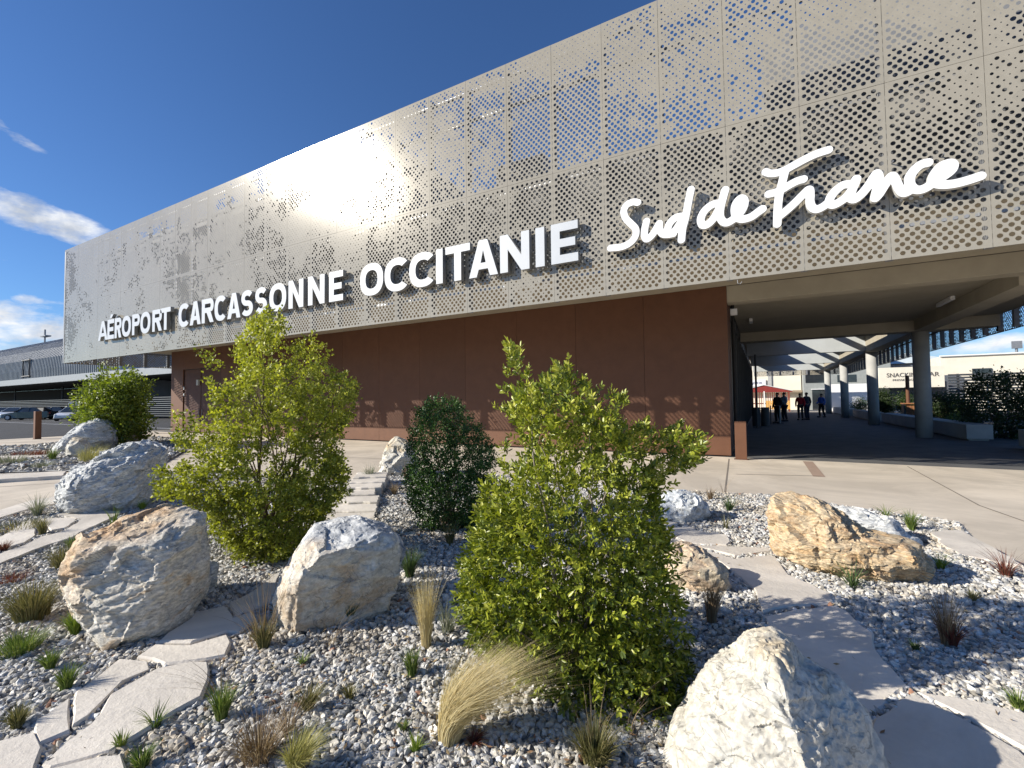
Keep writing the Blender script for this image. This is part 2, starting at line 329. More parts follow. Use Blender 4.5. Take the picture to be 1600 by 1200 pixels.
# side and back screens (perforated hem, plain sheets above)
def side_screen(axis, c, a0, a1, ztop=HT, hem=.98):
    n = round((a1-a0)/DX); st = (a1-a0)/n
    Vs = []; Qs = []; Ts = []; o = 0
    for k in range(n):
        VV, QQ, TT = holes(9, 7, st-.01, hem, lambda X, Z: np.where(rng.random(len(X)) > .25, .036, .024), 0, 0)
        s = VV[:, 0]+a0+k*st+.005; z = VV[:, 1]+HB
        P = np.stack([np.full(len(s), c), s, z] if axis == 0 else [s, np.full(len(s), c), z], 1)
        Vs.append(P); Qs.append(QQ+o); Ts.append(TT+o); o += len(P)
    me = npmesh('side_screen', np.concatenate(Vs), np.concatenate(Ts), None, np.concatenate(Qs)); link('side_screen', me, ALU, term)
    mb = MB()
    for k in range(n):
        s0 = a0+k*st+.005; s1 = s0+st-.01
        if axis == 0: mb.box(c-.002, c+.002, s0, s1, HB+hem+.004, ztop)
        else: mb.box(s0, s1, c-.002, c+.002, HB+hem+.004, ztop)
    build('side_panel', mb, ALU, term)
    mb = MB()
    for k in range(n+1):
        s = a0+k*st
        sg = .06
        if axis == 0: mb.box(c-.18, c-.05, s-.07, s+.07, HB+.02, ztop-.1) if c > 0 else mb.box(c+.05, c+.18, s-.07, s+.07, HB+.02, ztop-.1)
        else: mb.box(s-.07, s+.07, c-.18, c-.05, HB+.02, ztop-.1)
    if axis == 0: mb.box(*((c-.24, c-.19) if c > 0 else (c+.19, c+.24)), a0, a1, HB+.72, HB+.79)
    build('side_post', mb, STEEL, term)
side_screen(0, XR, YF+.06, 21.9); side_screen(0, XR, 21.92, 54, 5.1); side_screen(0, XL, YF+.06, 21.9); side_screen(1, 54.05, -.7, 7.3, 5.1)
# bodies
build('upper_storey', MB().box(-30.9, 7.05, 10.1, 21.8, 4.56, 7.15).box(-30.9, -9.5, 10.1, 21.8, 7.151, 9.3), mat('screen_backing', (.07, .075, .085), (.13, .135, .145), rough=.6, scale=.8), term)
for q_ in ((.2, 6.9, 11, 20.5, 7.154, 9.3), (-6.2, -4.8, 10.5, 12, 7.154, 7.9)): build('plant_room', MB().box(*q_), mat('plant_cladding', (.17, .18, .20), (.22, .23, .25), rough=.5), term)
build('soffit', MB().box(-30.9, -29.4, 13.2, 21.9, 4.5, 4.557).box(-30.9, 7.05, YF+.35, 13.197, 4.5, 4.557), BCON, term)
wallp = MB(); sx_ = [-.77, -2.95]; 
while sx_[-1] > -23: sx_.append(sx_[-1]-2.068)
sx_ += [-24.30, -28.03, -29.3]
for i in range(len(sx_)-1):
    if abs(sx_[i]+24.30) < .01: wallp.box(sx_[i+1]+.004, sx_[i]-.004, YW, YW+.05, 3.45, 4.497); continue
    wallp.box(sx_[i+1]+.004, sx_[i]-.004, YW, YW+.05, .03, 4.497)
build('rust_wall', wallp, RUST, term)
build('service_wing', MB().box(-29.25, -.98, YW+.12, 46, 0, 4.497).box(-29.25, -.98, 22.0, 46, 4.497, 5.05), DARK, term)
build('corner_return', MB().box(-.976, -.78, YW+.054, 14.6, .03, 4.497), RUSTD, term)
# doors in the rust wall
for x0, x1 in ((-27.99, -26.3), (-26.28, -24.32)):
    d = build('door', MB().box(x0+.02, x1-.02, YW+.05, YW+.1, .03, 3.42), RUSTD, term)
    build('handle', MB().tube([(x1-.15 if x0 < -27 else x0+.15, YW+.02, .95), (x1-.15 if x0 < -27 else x0+.15, YW+.02, 1.25)], .018), STEEL, d)
build('wall_lamp', MB().box(-26.6, -26.42, YW-.05, YW+.045, 2.55, 2.85), GREY, term, bevel=.01)
build('wall_plate', MB().box(-27.98, -27.9, YW-.006, YW-.001, 2.35, 2.5).box(-27.98, -27.9, YW-.006, YW-.001, 2.0, 2.15), WHITE, term)
build('security_camera', MB().box(-24.9, -24.75, YW-.16, YW+.04, 1.75, 1.85).tube([(-24.82, YW-.16, 1.8), (-24.82, YW-.3, 1.76)], .05), WHITE, term)
build('wall_box', MB().box(-.72, -.55, YW+.42, YW+.55, 3.78, 3.95), WHITE, term, bevel=.01)
# passage: glazing, beams, slab, columns
gl = build('passage_glazing', MB().box(-.86, -.84, 14.62, 46, .1, 3.9), mat('tinted_glazing', (.015, .018, .02), rough=.35), term)
mb = MB().box(-.9, -.80, 14.62, 46, 3.9, 4.24).box(-.9, -.8, 14.62, 46, 0, .1)
y = 14.62
while y < 46: mb.box(-.9, -.78, y, y+.07, .1, 3.9); y += 1.55
build('glazing_frame', mb, DARK, gl)
build('front_beam', MB().box(-.775, 7.2, YW+.02, YW+.5, 4.06, 4.497), BCON, term, bevel=.012)
build('passage_ceiling', MB().box(-.775, 7.1, YW+.503, 21.4, 4.25, 4.497), BCON, term)
build('rear_beam', MB().box(-.775, 7.1, 21.403, 22.1, 3.87, 4.9), BCON, term, bevel=.01)
build('edge_beam', MB().box(4.86, 5.4, YW+.503, 21.4, 3.87, 4.247).box(4.86, 5.4, 22.103, 53.9, 3.87, 4.897), BCON, term)
for yb in (30.5, 40.1, 49.6): build('cross_beam', MB().box(-.775, 4.857, yb-.2, yb+.2, 3.97, 4.897), GREY, term)
build('canopy_roof', MB().box(-.975, 1.15, 22.103, 53.9, 4.9, 5.05).box(3.15, 3.5, 22.103, 53.9, 4.9, 5.05).box(4.15, 7.34, 22.103, 53.9, 4.9, 5.05), BCON, term)
for yb in (21.87, 30.5, 40.1, 49.6): build('column', MB().tube([(5.12, yb, 0), (5.12, yb, 3.868)], .245, 28), BCOLD, term, smooth=False)
for c in [o for o in COL.objects if o.name.startswith('column')]:
    for p in c.data.polygons: p.use_smooth = len(p.vertices) == 4
for x, y, dx, dy in ((4.6, 17.2, .05, .6), (-.3, 17.8, .05, .3), (3.0, 23, .05, .3)): build('ceiling_light', MB().box(x-dx, x+dx, y-dy, y+dy, 4.14 if y < 21 else 4.80, 4.247 if y < 21 else 4.898), WHITE, term, bevel=.01)
build('cable_hook', MB().tube([(-.35, YF+.02, HB), (-.35, YF+.02, HB-.07), (-.31, YF+.02, HB-.09), (-.28, YF+.02, HB-.05)], .006, 6), STEEL, term)
build('drain_pipe', MB().tube([(-.7, 14.45, 4.24), (-.7, 14.45, 0)], .045), BLACK, term)

# ------------------------------------------------------------------ sign lettering
def ellarc(cx, cy, rx, ry, a0, a1, n=18, e=2.35):
    out = []
    for i in range(n+1):
        a = math.radians(a0+(a1-a0)*i/n); c, s = math.cos(a), math.sin(a)
        out.append((cx+rx*math.copysign(abs(c)**(2/e), c), cy+ry*math.copysign(abs(s)**(2/e), s)))
    return out
def glyph(ch, w, h, t):
    tv = t*.88
    if ch == 'I': return [[(0, 0), (w, 0), (w, h), (0, h)]]
    if ch in 'EÉ':
        m = h*.5; r = [[(0, 0), (w, 0), (w, tv), (t, tv), (t, m-tv/2), (w*.9, m-tv/2), (w*.9, m+tv/2), (t, m+tv/2), (t, h-tv), (w, h-tv), (w, h), (0, h)]]
        if ch == 'É': r.append([(w*.35, h*1.07), (w*.62, h*1.07), (w*.88, h*1.25), (w*.50, h*1.25)])
        return r
    if ch == 'T': return [[(w/2-t/2, 0), (w/2+t/2, 0), (w/2+t/2, h-tv), (w, h-tv), (w, h), (0, h), (0, h-tv), (w/2-t/2, h-tv)]]
    if ch == 'N': return [[(0, 0), (t, 0), (t, h*.60), (w-t, 0), (w, 0), (w, h), (w-t, h), (w-t, h*.40), (t, h), (0, h)]]
    if ch == 'A':
        k = t*1.06; c = w/2; y1, y2 = h*.20, h*.20+tv*.85
        def xl(y): return (c-k*.50)*y/h+k
        return [[(0, 0), (k, 0), (xl(y1), y1), (w-xl(y1), y1), (w-k, 0), (w, 0), (c+k*.55, h), (c-k*.55, h)], [(xl(y2)+.004, y2), (w-xl(y2)-.004, y2), (c, h-tv*1.35)]]
    if ch == 'O': return [ellarc(w/2, h/2, w/2, h/2+.01, 0, 360, 40)[:-1], ellarc(w/2, h/2, w/2-t, h/2-tv, 0, 360, 36)[:-1][::-1]]
    if ch == 'C': return [ellarc(w*.54, h/2, w*.54, h/2+.01, 42, 318, 34)+ellarc(w*.54, h/2, w*.54-t, h/2-tv, 318-8, 50, 30)]
    if ch in 'PR':
        b = h*.42; rb = (h-b)/2+0; cy = b+rb-.0
        outer = [(0, 0), (t, 0), (t, b)] if ch == 'P' else [(0, 0), (t, 0), (t, b), (w*.42, b), (w-t*1.12, 0), (w+.01, 0), (w*.74, b+tv*.25)]
        bowl = ellarc(w-rb*.92, (b+h)/2, rb*.92, (h-b)/2, -62 if ch == 'R' else -90, 90, 14, 2.2)
        if ch == 'P': outer += [(w-rb*.92, b)]
        outer += bowl+[(0, h)]
        ri = (h-b)/2-tv
        hole = [(t, b+tv), (t, h-tv)]+ellarc(w-rb*.92, (b+h)/2, rb*.92-t*.92, ri, 90, -90, 12, 2.2)
        return [outer, hole]
    if ch == 'S':
        cl = []; r1 = h/2-tv/2; q = (h-tv)/4
        cl += ellarc(w/2, h-tv/2-q, w/2-t/2, q, 28, 180, 14, 2.2)+ellarc(w/2, h-tv/2-q, w/2-t/2, q, 180, 262, 8, 2.2)[1:]
        cl += ellarc(w/2, tv/2+q, w/2-t/2, q, 82, 0, 8, 2.2)+ellarc(w/2, tv/2+q, w/2-t/2, q, 0, -152, 14, 2.2)[1:]
        Lf, Rt = [], []
        for i, (x, y) in enumerate(cl):
            a = cl[max(i-1, 0)]; b = cl[min(i+1, len(cl)-1)]; dx, dy = b[0]-a[0], b[1]-a[1]; d = math.hypot(dx, dy) or 1; nx, ny = -dy/d, dx/d
            hw = (t if abs(nx) > abs(ny) else tv)/2; hw = math.hypot(nx*t/2, ny*tv/2)
            Lf.append((x+nx*hw, y+ny*hw)); Rt.append((x-nx*hw, y-ny*hw))
        return [Lf+Rt[::-1]]
def extrude(name, loops, x0, z0, yfront, depth, m, parent, m2=None, sgn=1):
    """flat letter standing in the XZ plane at y=yfront, facing -Y"""
    cu_ = bpy.data.curves.new('tmp', 'CURVE'); cu_.dimensions = '2D'; cu_.fill_mode = 'BOTH'; cu_.extrude = depth/2
    for lp in loops:
        s = cu_.splines.new('POLY'); s.points.add(len(lp)-1); s.use_cyclic_u = True
        for i, (x, z) in enumerate(lp): s.points[i].co = (x, z, 0, 1)
    o = bpy.data.objects.new('tmp', cu_); COL.objects.link(o); dg = bpy.context.evaluated_depsgraph_get(); me = bpy.data.meshes.new_from_object(o.evaluated_get(dg))
    bpy.data.objects.remove(o); bpy.data.curves.remove(cu_)
    me.transform(Matrix(((1, 0, 0, x0), (0, 0, -1, yfront+depth/2), (0, 1, 0, z0), (0, 0, 0, 1)))); me.name = name
    me.materials.clear()
    o = link(name, me, m, parent)
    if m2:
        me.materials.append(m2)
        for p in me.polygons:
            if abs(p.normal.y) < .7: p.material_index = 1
    return o
sign = thing('airport_name_sign', 'raised white block capitals AÉROPORT CARCASSONNE OCCITANIE fixed along the perforated metal screen', 'sign', (-15, YF-.17, 4.48))
YL = YF-.19
B1 = lambda x: 140+x*.2625
B2 = lambda x: 550+x*.23125
runs = [(c, B1(a), B1(b)) for c, a, b in [('A', 52, 108), ('É', 107, 146), ('R', 150, 190), ('O', 193, 246), ('P', 254, 299), ('O', 303, 362), ('R', 374, 430), ('T', 421, 482),
        ('C', 530, 592), ('A', 597, 662), ('R', 668, 738), ('C', 744, 812), ('A', 820, 898), ('S', 903, 972), ('S', 986, 1056), ('O', 1070, 1170), ('N', 1184, 1272), ('N', 1300, 1398), ('E', 1425, 1508)]]
runs += [(c, B2(a), B2(b)) for c, a, b in [('O', 55, 210), ('C', 220, 378), ('C', 387, 556), ('I', 568, 612), ('T', 632, 797), ('A', 790, 985), ('N', 1000, 1198), ('I', 1240, 1300), ('E', 1345, 1527)]]
for ch, xa, xb in runs:
    yb = 533+(xa-154.4)*(414.4-533)/(862-154.4)-30
    A_ = on(1, YL, xa, yb)[0]; B_ = on(1, YL, xb, yb)[0]
    lo = 0.0
    extrude('letter', glyph(ch, B_-A_, .875, .205), A_, 4.485, YL, .13, LETW, sign, LSIDE)
mb = MB()
for ch, xa, xb in runs:
    A_ = on(1, YL, (xa+xb)/2, 480)[0]; mb.tube([(A_, YL+.13, 4.6), (A_, YF, 4.6)], .012, 6).tube([(A_, YL+.13, 5.25), (A_, YF, 5.25)], .012, 6)
build('stud', mb, STEEL, sign)
# brush-script sign, traced strokes turned into one flat outline per word
def catmull(P, n=8):
    P = [np.array(p, float) for p in P]; P = [2*P[0]-P[1]]+P+[2*P[-1]-P[-2]]; out = []
    for i in range(1, len(P)-2):
        for k in range(n):
            t = k/n; a, b, c, d = P[i-1:i+3]
            out.append(.5*((2*b)+(-a+c)*t+(2*a-5*b+4*c-d)*t*t+(-a+3*b-3*c+d)*t**3))
    out.append(P[-2]); return np.array(out)
def contour(strokes, r, g=.011):
    A = np.concatenate([s[:-1] for s in strokes]); B = np.concatenate([s[1:] for s in strokes])
    mn = np.minimum(A.min(0), B.min(0))-r-3*g; mxx = np.maximum(A.max(0), B.max(0))+r+3*g
    nx, ny = (np.ceil((mxx-mn)/g)).astype(int)+1; X, Y = np.meshgrid(mn[0]+g*np.arange(nx), mn[1]+g*np.arange(ny)); D = np.full(X.shape, 9.)
    for a, b in zip(A, B):
        d = b-a; q = d@d
        if q < 1e-12: continue
        t = np.clip(((X-a[0])*d[0]+(Y-a[1])*d[1])/q, 0, 1); D = np.minimum(D, np.hypot(X-a[0]-t*d[0], Y-a[1]-t*d[1]))
    D -= r; seg = {}
    def ip(i, j, i2, j2):
        a, b = D[j, i], D[j2, i2]; t = a/(a-b); return ((i, j, i2, j2), (X[j, i]+t*(X[j2, i2]-X[j, i]), Y[j, i]+t*(Y[j2, i2]-Y[j, i])))
    for j, i in zip(*np.nonzero((np.abs(D[:-1, :-1]) < 2.5*g))):
        c = [D[j, i] < 0, D[j, i+1] < 0, D[j+1, i+1] < 0, D[j+1, i] < 0]
        if all(c) or not any(c): continue
        co4 = [(i, j), (i+1, j), (i+1, j+1), (i, j+1)]; cr_ = []
        for e in range(4):
            f = (e+1) % 4
            if c[e] != c[f]:
                a, b = sorted([co4[e], co4[f]]); k, p = ip(*a, *b); cr_.append((c[e], k, p))
        ins = [x for x in cr_ if x[0]]; outs = [x for x in cr_ if not x[0]]
        if len(cr_) == 2: seg[ins[0][1]] = (outs[0][1], ins[0][2])
        else:
            for a in range(len(cr_)):
                if cr_[a][0]: b = cr_[(a+1) % 4]; seg[cr_[a][1]] = (b[1], cr_[a][2])
    loops = []
    while seg:
        k, (nx_, p) = next(iter(seg.items())); lp = []; cur = k
        while cur in seg: nxt, p = seg.pop(cur); lp.append(p); cur = nxt
        if len(lp) > 12: loops.append(lp)
    return loops
def mp2(sc, ox, oy, P): return [(ox+x*sc, oy+y*sc) for x, y in P]
c1 = lambda P: mp2(.175, 940, 270, P); c2 = lambda P: mp2(.1375, 1180, 220, P); c3 = lambda P: mp2(.13125, 1350, 230, P)
words = {
 'Sud': [c1([(322, 264), (280, 260), (225, 285), (197, 340), (215, 405), (262, 455), (302, 500), (302, 560), (258, 620), (180, 660), (78, 672)]),
   c1([(400, 432), (385, 500), (382, 565), (405, 590), (450, 555), (495, 485), (515, 452)]), c1([(512, 455), (520, 510), (545, 545), (590, 550), (640, 542)]),
   c1([(735, 385), (665, 398), (612, 445), (590, 500), (602, 545), (650, 520), (700, 450), (745, 395)]), c1([(797, 148), (778, 240), (748, 400), (722, 500), (712, 598)])],
 'de': [c1([(1060, 268), (985, 285), (918, 340), (885, 410), (898, 462), (940, 462), (1000, 405), (1060, 300)]), c1([(1103, 152), (1078, 240), (1058, 330), (1062, 405), (1105, 445), (1160, 425), (1230, 365), (1268, 300), (1273, 245), (1243, 228), (1203, 270), (1188, 330), (1203, 388), (1250, 413), (1330, 395), (1395, 350), (1435, 322)])],
 'France': [c2([(118, 352), (165, 368), (240, 365), (330, 335), (450, 270), (580, 200), (700, 145), (832, 102)]), c2([(338, 345), (312, 450), (275, 600), (257, 750), (250, 945)]),
   c2([(152, 605), (220, 588), (300, 555), (400, 495), (480, 455), (548, 435)]),
   c2([(268, 862), (350, 795), (450, 705), (540, 615), (612, 552), (624, 620), (622, 690), (645, 752), (695, 778), (765, 750), (835, 700)]),
   c2([(1090, 490), (1000, 502), (920, 560), (862, 630), (842, 690), (872, 728), (930, 710), (1020, 650), (1090, 570), (1130, 490), (1150, 432)]),
   c2([(1143, 440), (1108, 540), (1082, 620), (1098, 662), (1145, 655), (1220, 590), (1300, 490), (1350, 410), (1385, 370), (1405, 430), (1388, 530), (1366, 630)]),
   c3([(135, 605), (180, 555), (250, 445), (315, 355), (345, 345), (378, 400), (415, 480), (465, 540), (515, 532), (565, 500)]),
   c3([(762, 182), (680, 205), (600, 270), (550, 350), (547, 430), (583, 487), (650, 508), (740, 480), (850, 405), (960, 335), (1040, 270), (1060, 208), (1015, 188), (920, 225), (855, 300), (828, 375), (862, 432), (960, 445), (1100, 428), (1250, 388), (1388, 342)])]}
sf = thing('script_sign', 'raised white brush script letters reading Sud de France on the right of the screen', 'sign', (0, YF-.17, 5))
for wd_, st in words.items():
    S = []
    for s in st: S.append(catmull([on(1, YL, *p)[[0, 2]] for p in s]))
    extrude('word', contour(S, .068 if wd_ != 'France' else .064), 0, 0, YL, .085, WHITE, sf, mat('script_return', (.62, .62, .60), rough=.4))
mb = MB()
for x, z in ((-2.2, 4.75), (-1.5, 4.95), (-.9, 5.0), (-.1, 5.05), (.55, 5.1), (1.1, 5.2), (1.9, 5.25), (2.5, 5.2)): mb.tube([(x, YL+.085, z), (x, YF, z)], .01, 6)
build('stud', mb, STEEL, sf)
# ------------------------------------------------------------------ garden beds
def inpoly(P, poly):
    x, y = P[:, 0], P[:, 1]; r = np.zeros(len(P), bool); n = len(poly)
    for i in range(n):
        x1, y1 = poly[i]; x2, y2 = poly[(i+1) % n]
        c = ((y1 > y) != (y2 > y)); r ^= c & (x < (x2-x1)*(y-y1)/((y2-y1) if y2 != y1 else 1e-9)+x1)
    return r
def edist(P, poly):
    d = np.full(len(P), 1e9); n = len(poly)
    for i in range(n):
        a = np.array(poly[i], float); b = np.array(poly[(i+1) % n], float); e = b-a; q = e@e
        if q < 1e-12: continue
        t = np.clip(((P-a)@e)/q, 0, 1); d = np.minimum(d, np.hypot(*(P-a-t[:, None]*e).T))
    return d
def g2(pts, z=0): return [tuple(gp(x, y, z)[:2]) for x, y in pts]
main_bed = g2([(0, 812), (45, 800), (90, 790), (100, 765), (250, 742), (330, 738), (560, 752), (600, 742), (640, 738), (760, 742), (900, 752), (1010, 768), (1100, 770), (1200, 775), (1300, 790), (1500, 818), (1530, 850), (1600, 890), (1750, 985), (2000, 1150), (2200, 1500), (1500, 1700), (300, 1700), (-500, 1500), (-500, 1000), (-160, 850)])
far_bed = g2([(-160, 712), (0, 701), (60, 697), (130, 690), (200, 684), (270, 686), (290, 705), (250, 728), (130, 737), (0, 741), (-100, 746)])
def terr(x, y):
    P = np.stack([x, y, 0*x], 1); e = np.minimum(edist(P[:, :2], main_bed)*3.5, 1)
    return .006+(.012+.05*(fbm(P*.7+4, 3)-.35)+.018*fbm(P*3, 2))*e
def bedmesh(name, poly, step):
    b = np.array(poly); x0, y0 = b.min(0); x1, y1 = b.max(0); bm = bmesh.new()
    vs = [bm.verts.new((x, y, 0)) for x, y in poly]; bm.faces.new(vs)
    for ax, a0, a1 in ((0, x0, x1), (1, y0, y1)):
        for c in np.arange(a0+step, a1, step):
            nrm = (1, 0, 0) if ax == 0 else (0, 1, 0); pc = (c, 0, 0) if ax == 0 else (0, c, 0)
            bmesh.ops.bisect_plane(bm, geom=bm.verts[:]+bm.edges[:]+bm.faces[:], plane_co=pc, plane_no=nrm)
    V = np.array([v.co[:] for v in bm.verts]); z = terr(V[:, 0], V[:, 1])
    for v, zz in zip(bm.verts, z): v.co.z = zz
    bm.normal_update()
    if sum(f.normal.z for f in bm.faces) < 0: bmesh.ops.reverse_faces(bm, faces=bm.faces)
    me = bpy.data.meshes.new(name); bm.to_mesh(me); bm.free(); o = link(name, me, GRAVB, None, (0, 0, 0)); tag(o, kind='structure')
bedmesh('gravel_bed', main_bed, .45); bedmesh('gravel_bed', far_bed, 1.0)
# ------------------------------------------------------------------ flagstones
slabs = []   # world polygons, also keep pebbles off them
def flag(px, th=.05, lift=.012, rot=0):
    poly = [gp(x, y, .06)[:2] for x, y in px]; c = np.mean(poly, 0); slabs.append([tuple(p) for p in poly])
    # roughen outline
    out = []
    n = len(poly)
    for i in range(n):
        a, b = np.array(poly[i]), np.array(poly[(i+1) % n]); l = np.linalg.norm(b-a); k = max(1, int(l/.09))
        d = (b-a)/max(l, 1e-6); nn = np.array([-d[1], d[0]])
        for j in range(k):
            q = a+(b-a)*j/k
            if j: q = q+nn*rng.normal(0, min(.008, l*.04))
            out.append(q)
    tx, ty = rng.normal(0, .012, 2)
    z = .055+lift+rng.normal(0, .003)
    return out, (c, z, tx, ty), th
def flags(lst, name='flagstone_path'):
    mb = MB()
    for it in lst:
        px, kw = (it, {}) if not isinstance(it, dict) else (it['p'], {k: v for k, v in it.items() if k != 'p'})
        out, (c, z, tx, ty), th = flag(px, **kw)
        n = len(out); zz = lambda q: z+tx*(q[0]-c[0])+ty*(q[1]-c[1])
        sh = [c+(q-c)*(1-min(.012/max(np.linalg.norm(q-c), .05), .2)) for q in out]
        V = [(q[0], q[1], zz(q)-th-.03) for q in out]+[(q[0], q[1], zz(q)-.012) for q in out]+[(q[0], q[1], zz(q)) for q in sh]
        mb.add(V, [tuple(range(2*n, 3*n))]+[(i, (i+1) % n, (i+1) % n+n, i+n) for i in range(n)]+[(i+n, (i+1) % n+n, (i+1) % n+2*n, i+2*n) for i in range(n)])
    o = build(name, mb, FLAG, origin=(0, 0, 0)); tag(o, kind='structure')
flags([[(1018, 814), (1040, 813), (1060, 818), (1042, 823), (1016, 823)], [(1036, 825), (1080, 823), (1088, 827), (1052, 840), (1034, 840)],
    [(1056, 841), (1080, 830), (1136, 836), (1142, 847), (1136, 852), (1072, 849)], [(1074, 853), (1142, 854), (1208, 855), (1206, 861), (1148, 869), (1120, 862)],
    [(1085, 858), (1118, 864), (1146, 873), (1208, 866), (1234, 900), (1300, 930), (1304, 945), (1246, 950), (1192, 960), (1180, 924), (1132, 884)],
    [(1194, 965), (1247, 955), (1306, 950), (1366, 992), (1368, 1016), (1420, 1074), (1358, 1116), (1250, 1040), (1205, 990)],
    [(1430, 1081), (1520, 1095), (1620, 1120), (1800, 1190), (1720, 1260), (1600, 1170), (1500, 1115)], [(1366, 1121), (1424, 1085), (1496, 1120), (1594, 1176), (1690, 1262), (1720, 1420), (1380, 1420), (1350, 1200)]])
flags([[(117, 1081), (187, 1028), (231, 1031), (236, 1044), (194, 1062), (169, 1087), (134, 1122), (112, 1136)], [(56, 1125), (62, 1162), (109, 1142), (109, 1091), (75, 1115)],
    [(172, 1086), (247, 1046), (300, 1036), (325, 1036), (327, 1062), (316, 1088), (231, 1137), (169, 1173), (75, 1198), (62, 1195), (137, 1134), (153, 1117)],
    [(241, 1008), (297, 1008), (356, 991), (362, 1003), (353, 1023), (325, 1029), (256, 1038), (238, 1030), (214, 1026)],
    [(247, 1003), (306, 958), (350, 948), (366, 967), (394, 957), (403, 969), (375, 988), (356, 987), (297, 1004)], [(356, 944), (397, 922), (437, 891), (425, 940), (394, 953), (366, 963)],
    [(-40, 1165), (0, 1158), (54, 1145), (68, 1167), (56, 1197), (40, 1260), (-60, 1300)], [(70, 1205), (156, 1182), (190, 1179), (200, 1203), (230, 1290), (60, 1310)]])
flags([[(-40, 850), (0, 839), (28, 822), (43, 813), (54, 815), (56, 836), (38, 848), (-40, 872)], [(64, 812), (122, 808), (118, 815), (101, 825), (80, 829)],
    [(88, 805), (116, 800), (170, 798), (190, 802), (170, 812), (135, 828), (112, 840), (90, 847), (62, 856), (0, 880), (-30, 890), (-30, 876), (40, 852), (62, 840), (104, 830), (128, 812)],
    [(-60, 830), (-10, 800), (50, 783), (92, 777), (94, 786), (44, 796), (0, 808), (-40, 826)], [(1455, 832), (1500, 830), (1545, 852), (1600, 884), (1560, 878), (1500, 866), (1470, 850)]])
flags([[(-80, 743), (60, 738), (104, 736), (98, 744), (0, 750), (-80, 756)], [(-100, 716), (30, 712), (80, 706), (90, 710), (40, 718), (-80, 726)]])
# stacked slab steps in the middle
for i, (xa, xb, yy) in enumerate([(488, 585, 812), (492, 588, 803), (500, 590, 793), (533, 586, 783), (533, 596, 775), (546, 602, 768), (552, 604, 762)]):
    dy = 7 if i < 4 else 5
    flags([{'p': [(xa, yy), (xb, yy-2), (xb+3, yy-dy-6), (xa+6, yy-dy-5)], 'lift': .012+.028*i, 'th': .05+.028*i}], 'stone_step')
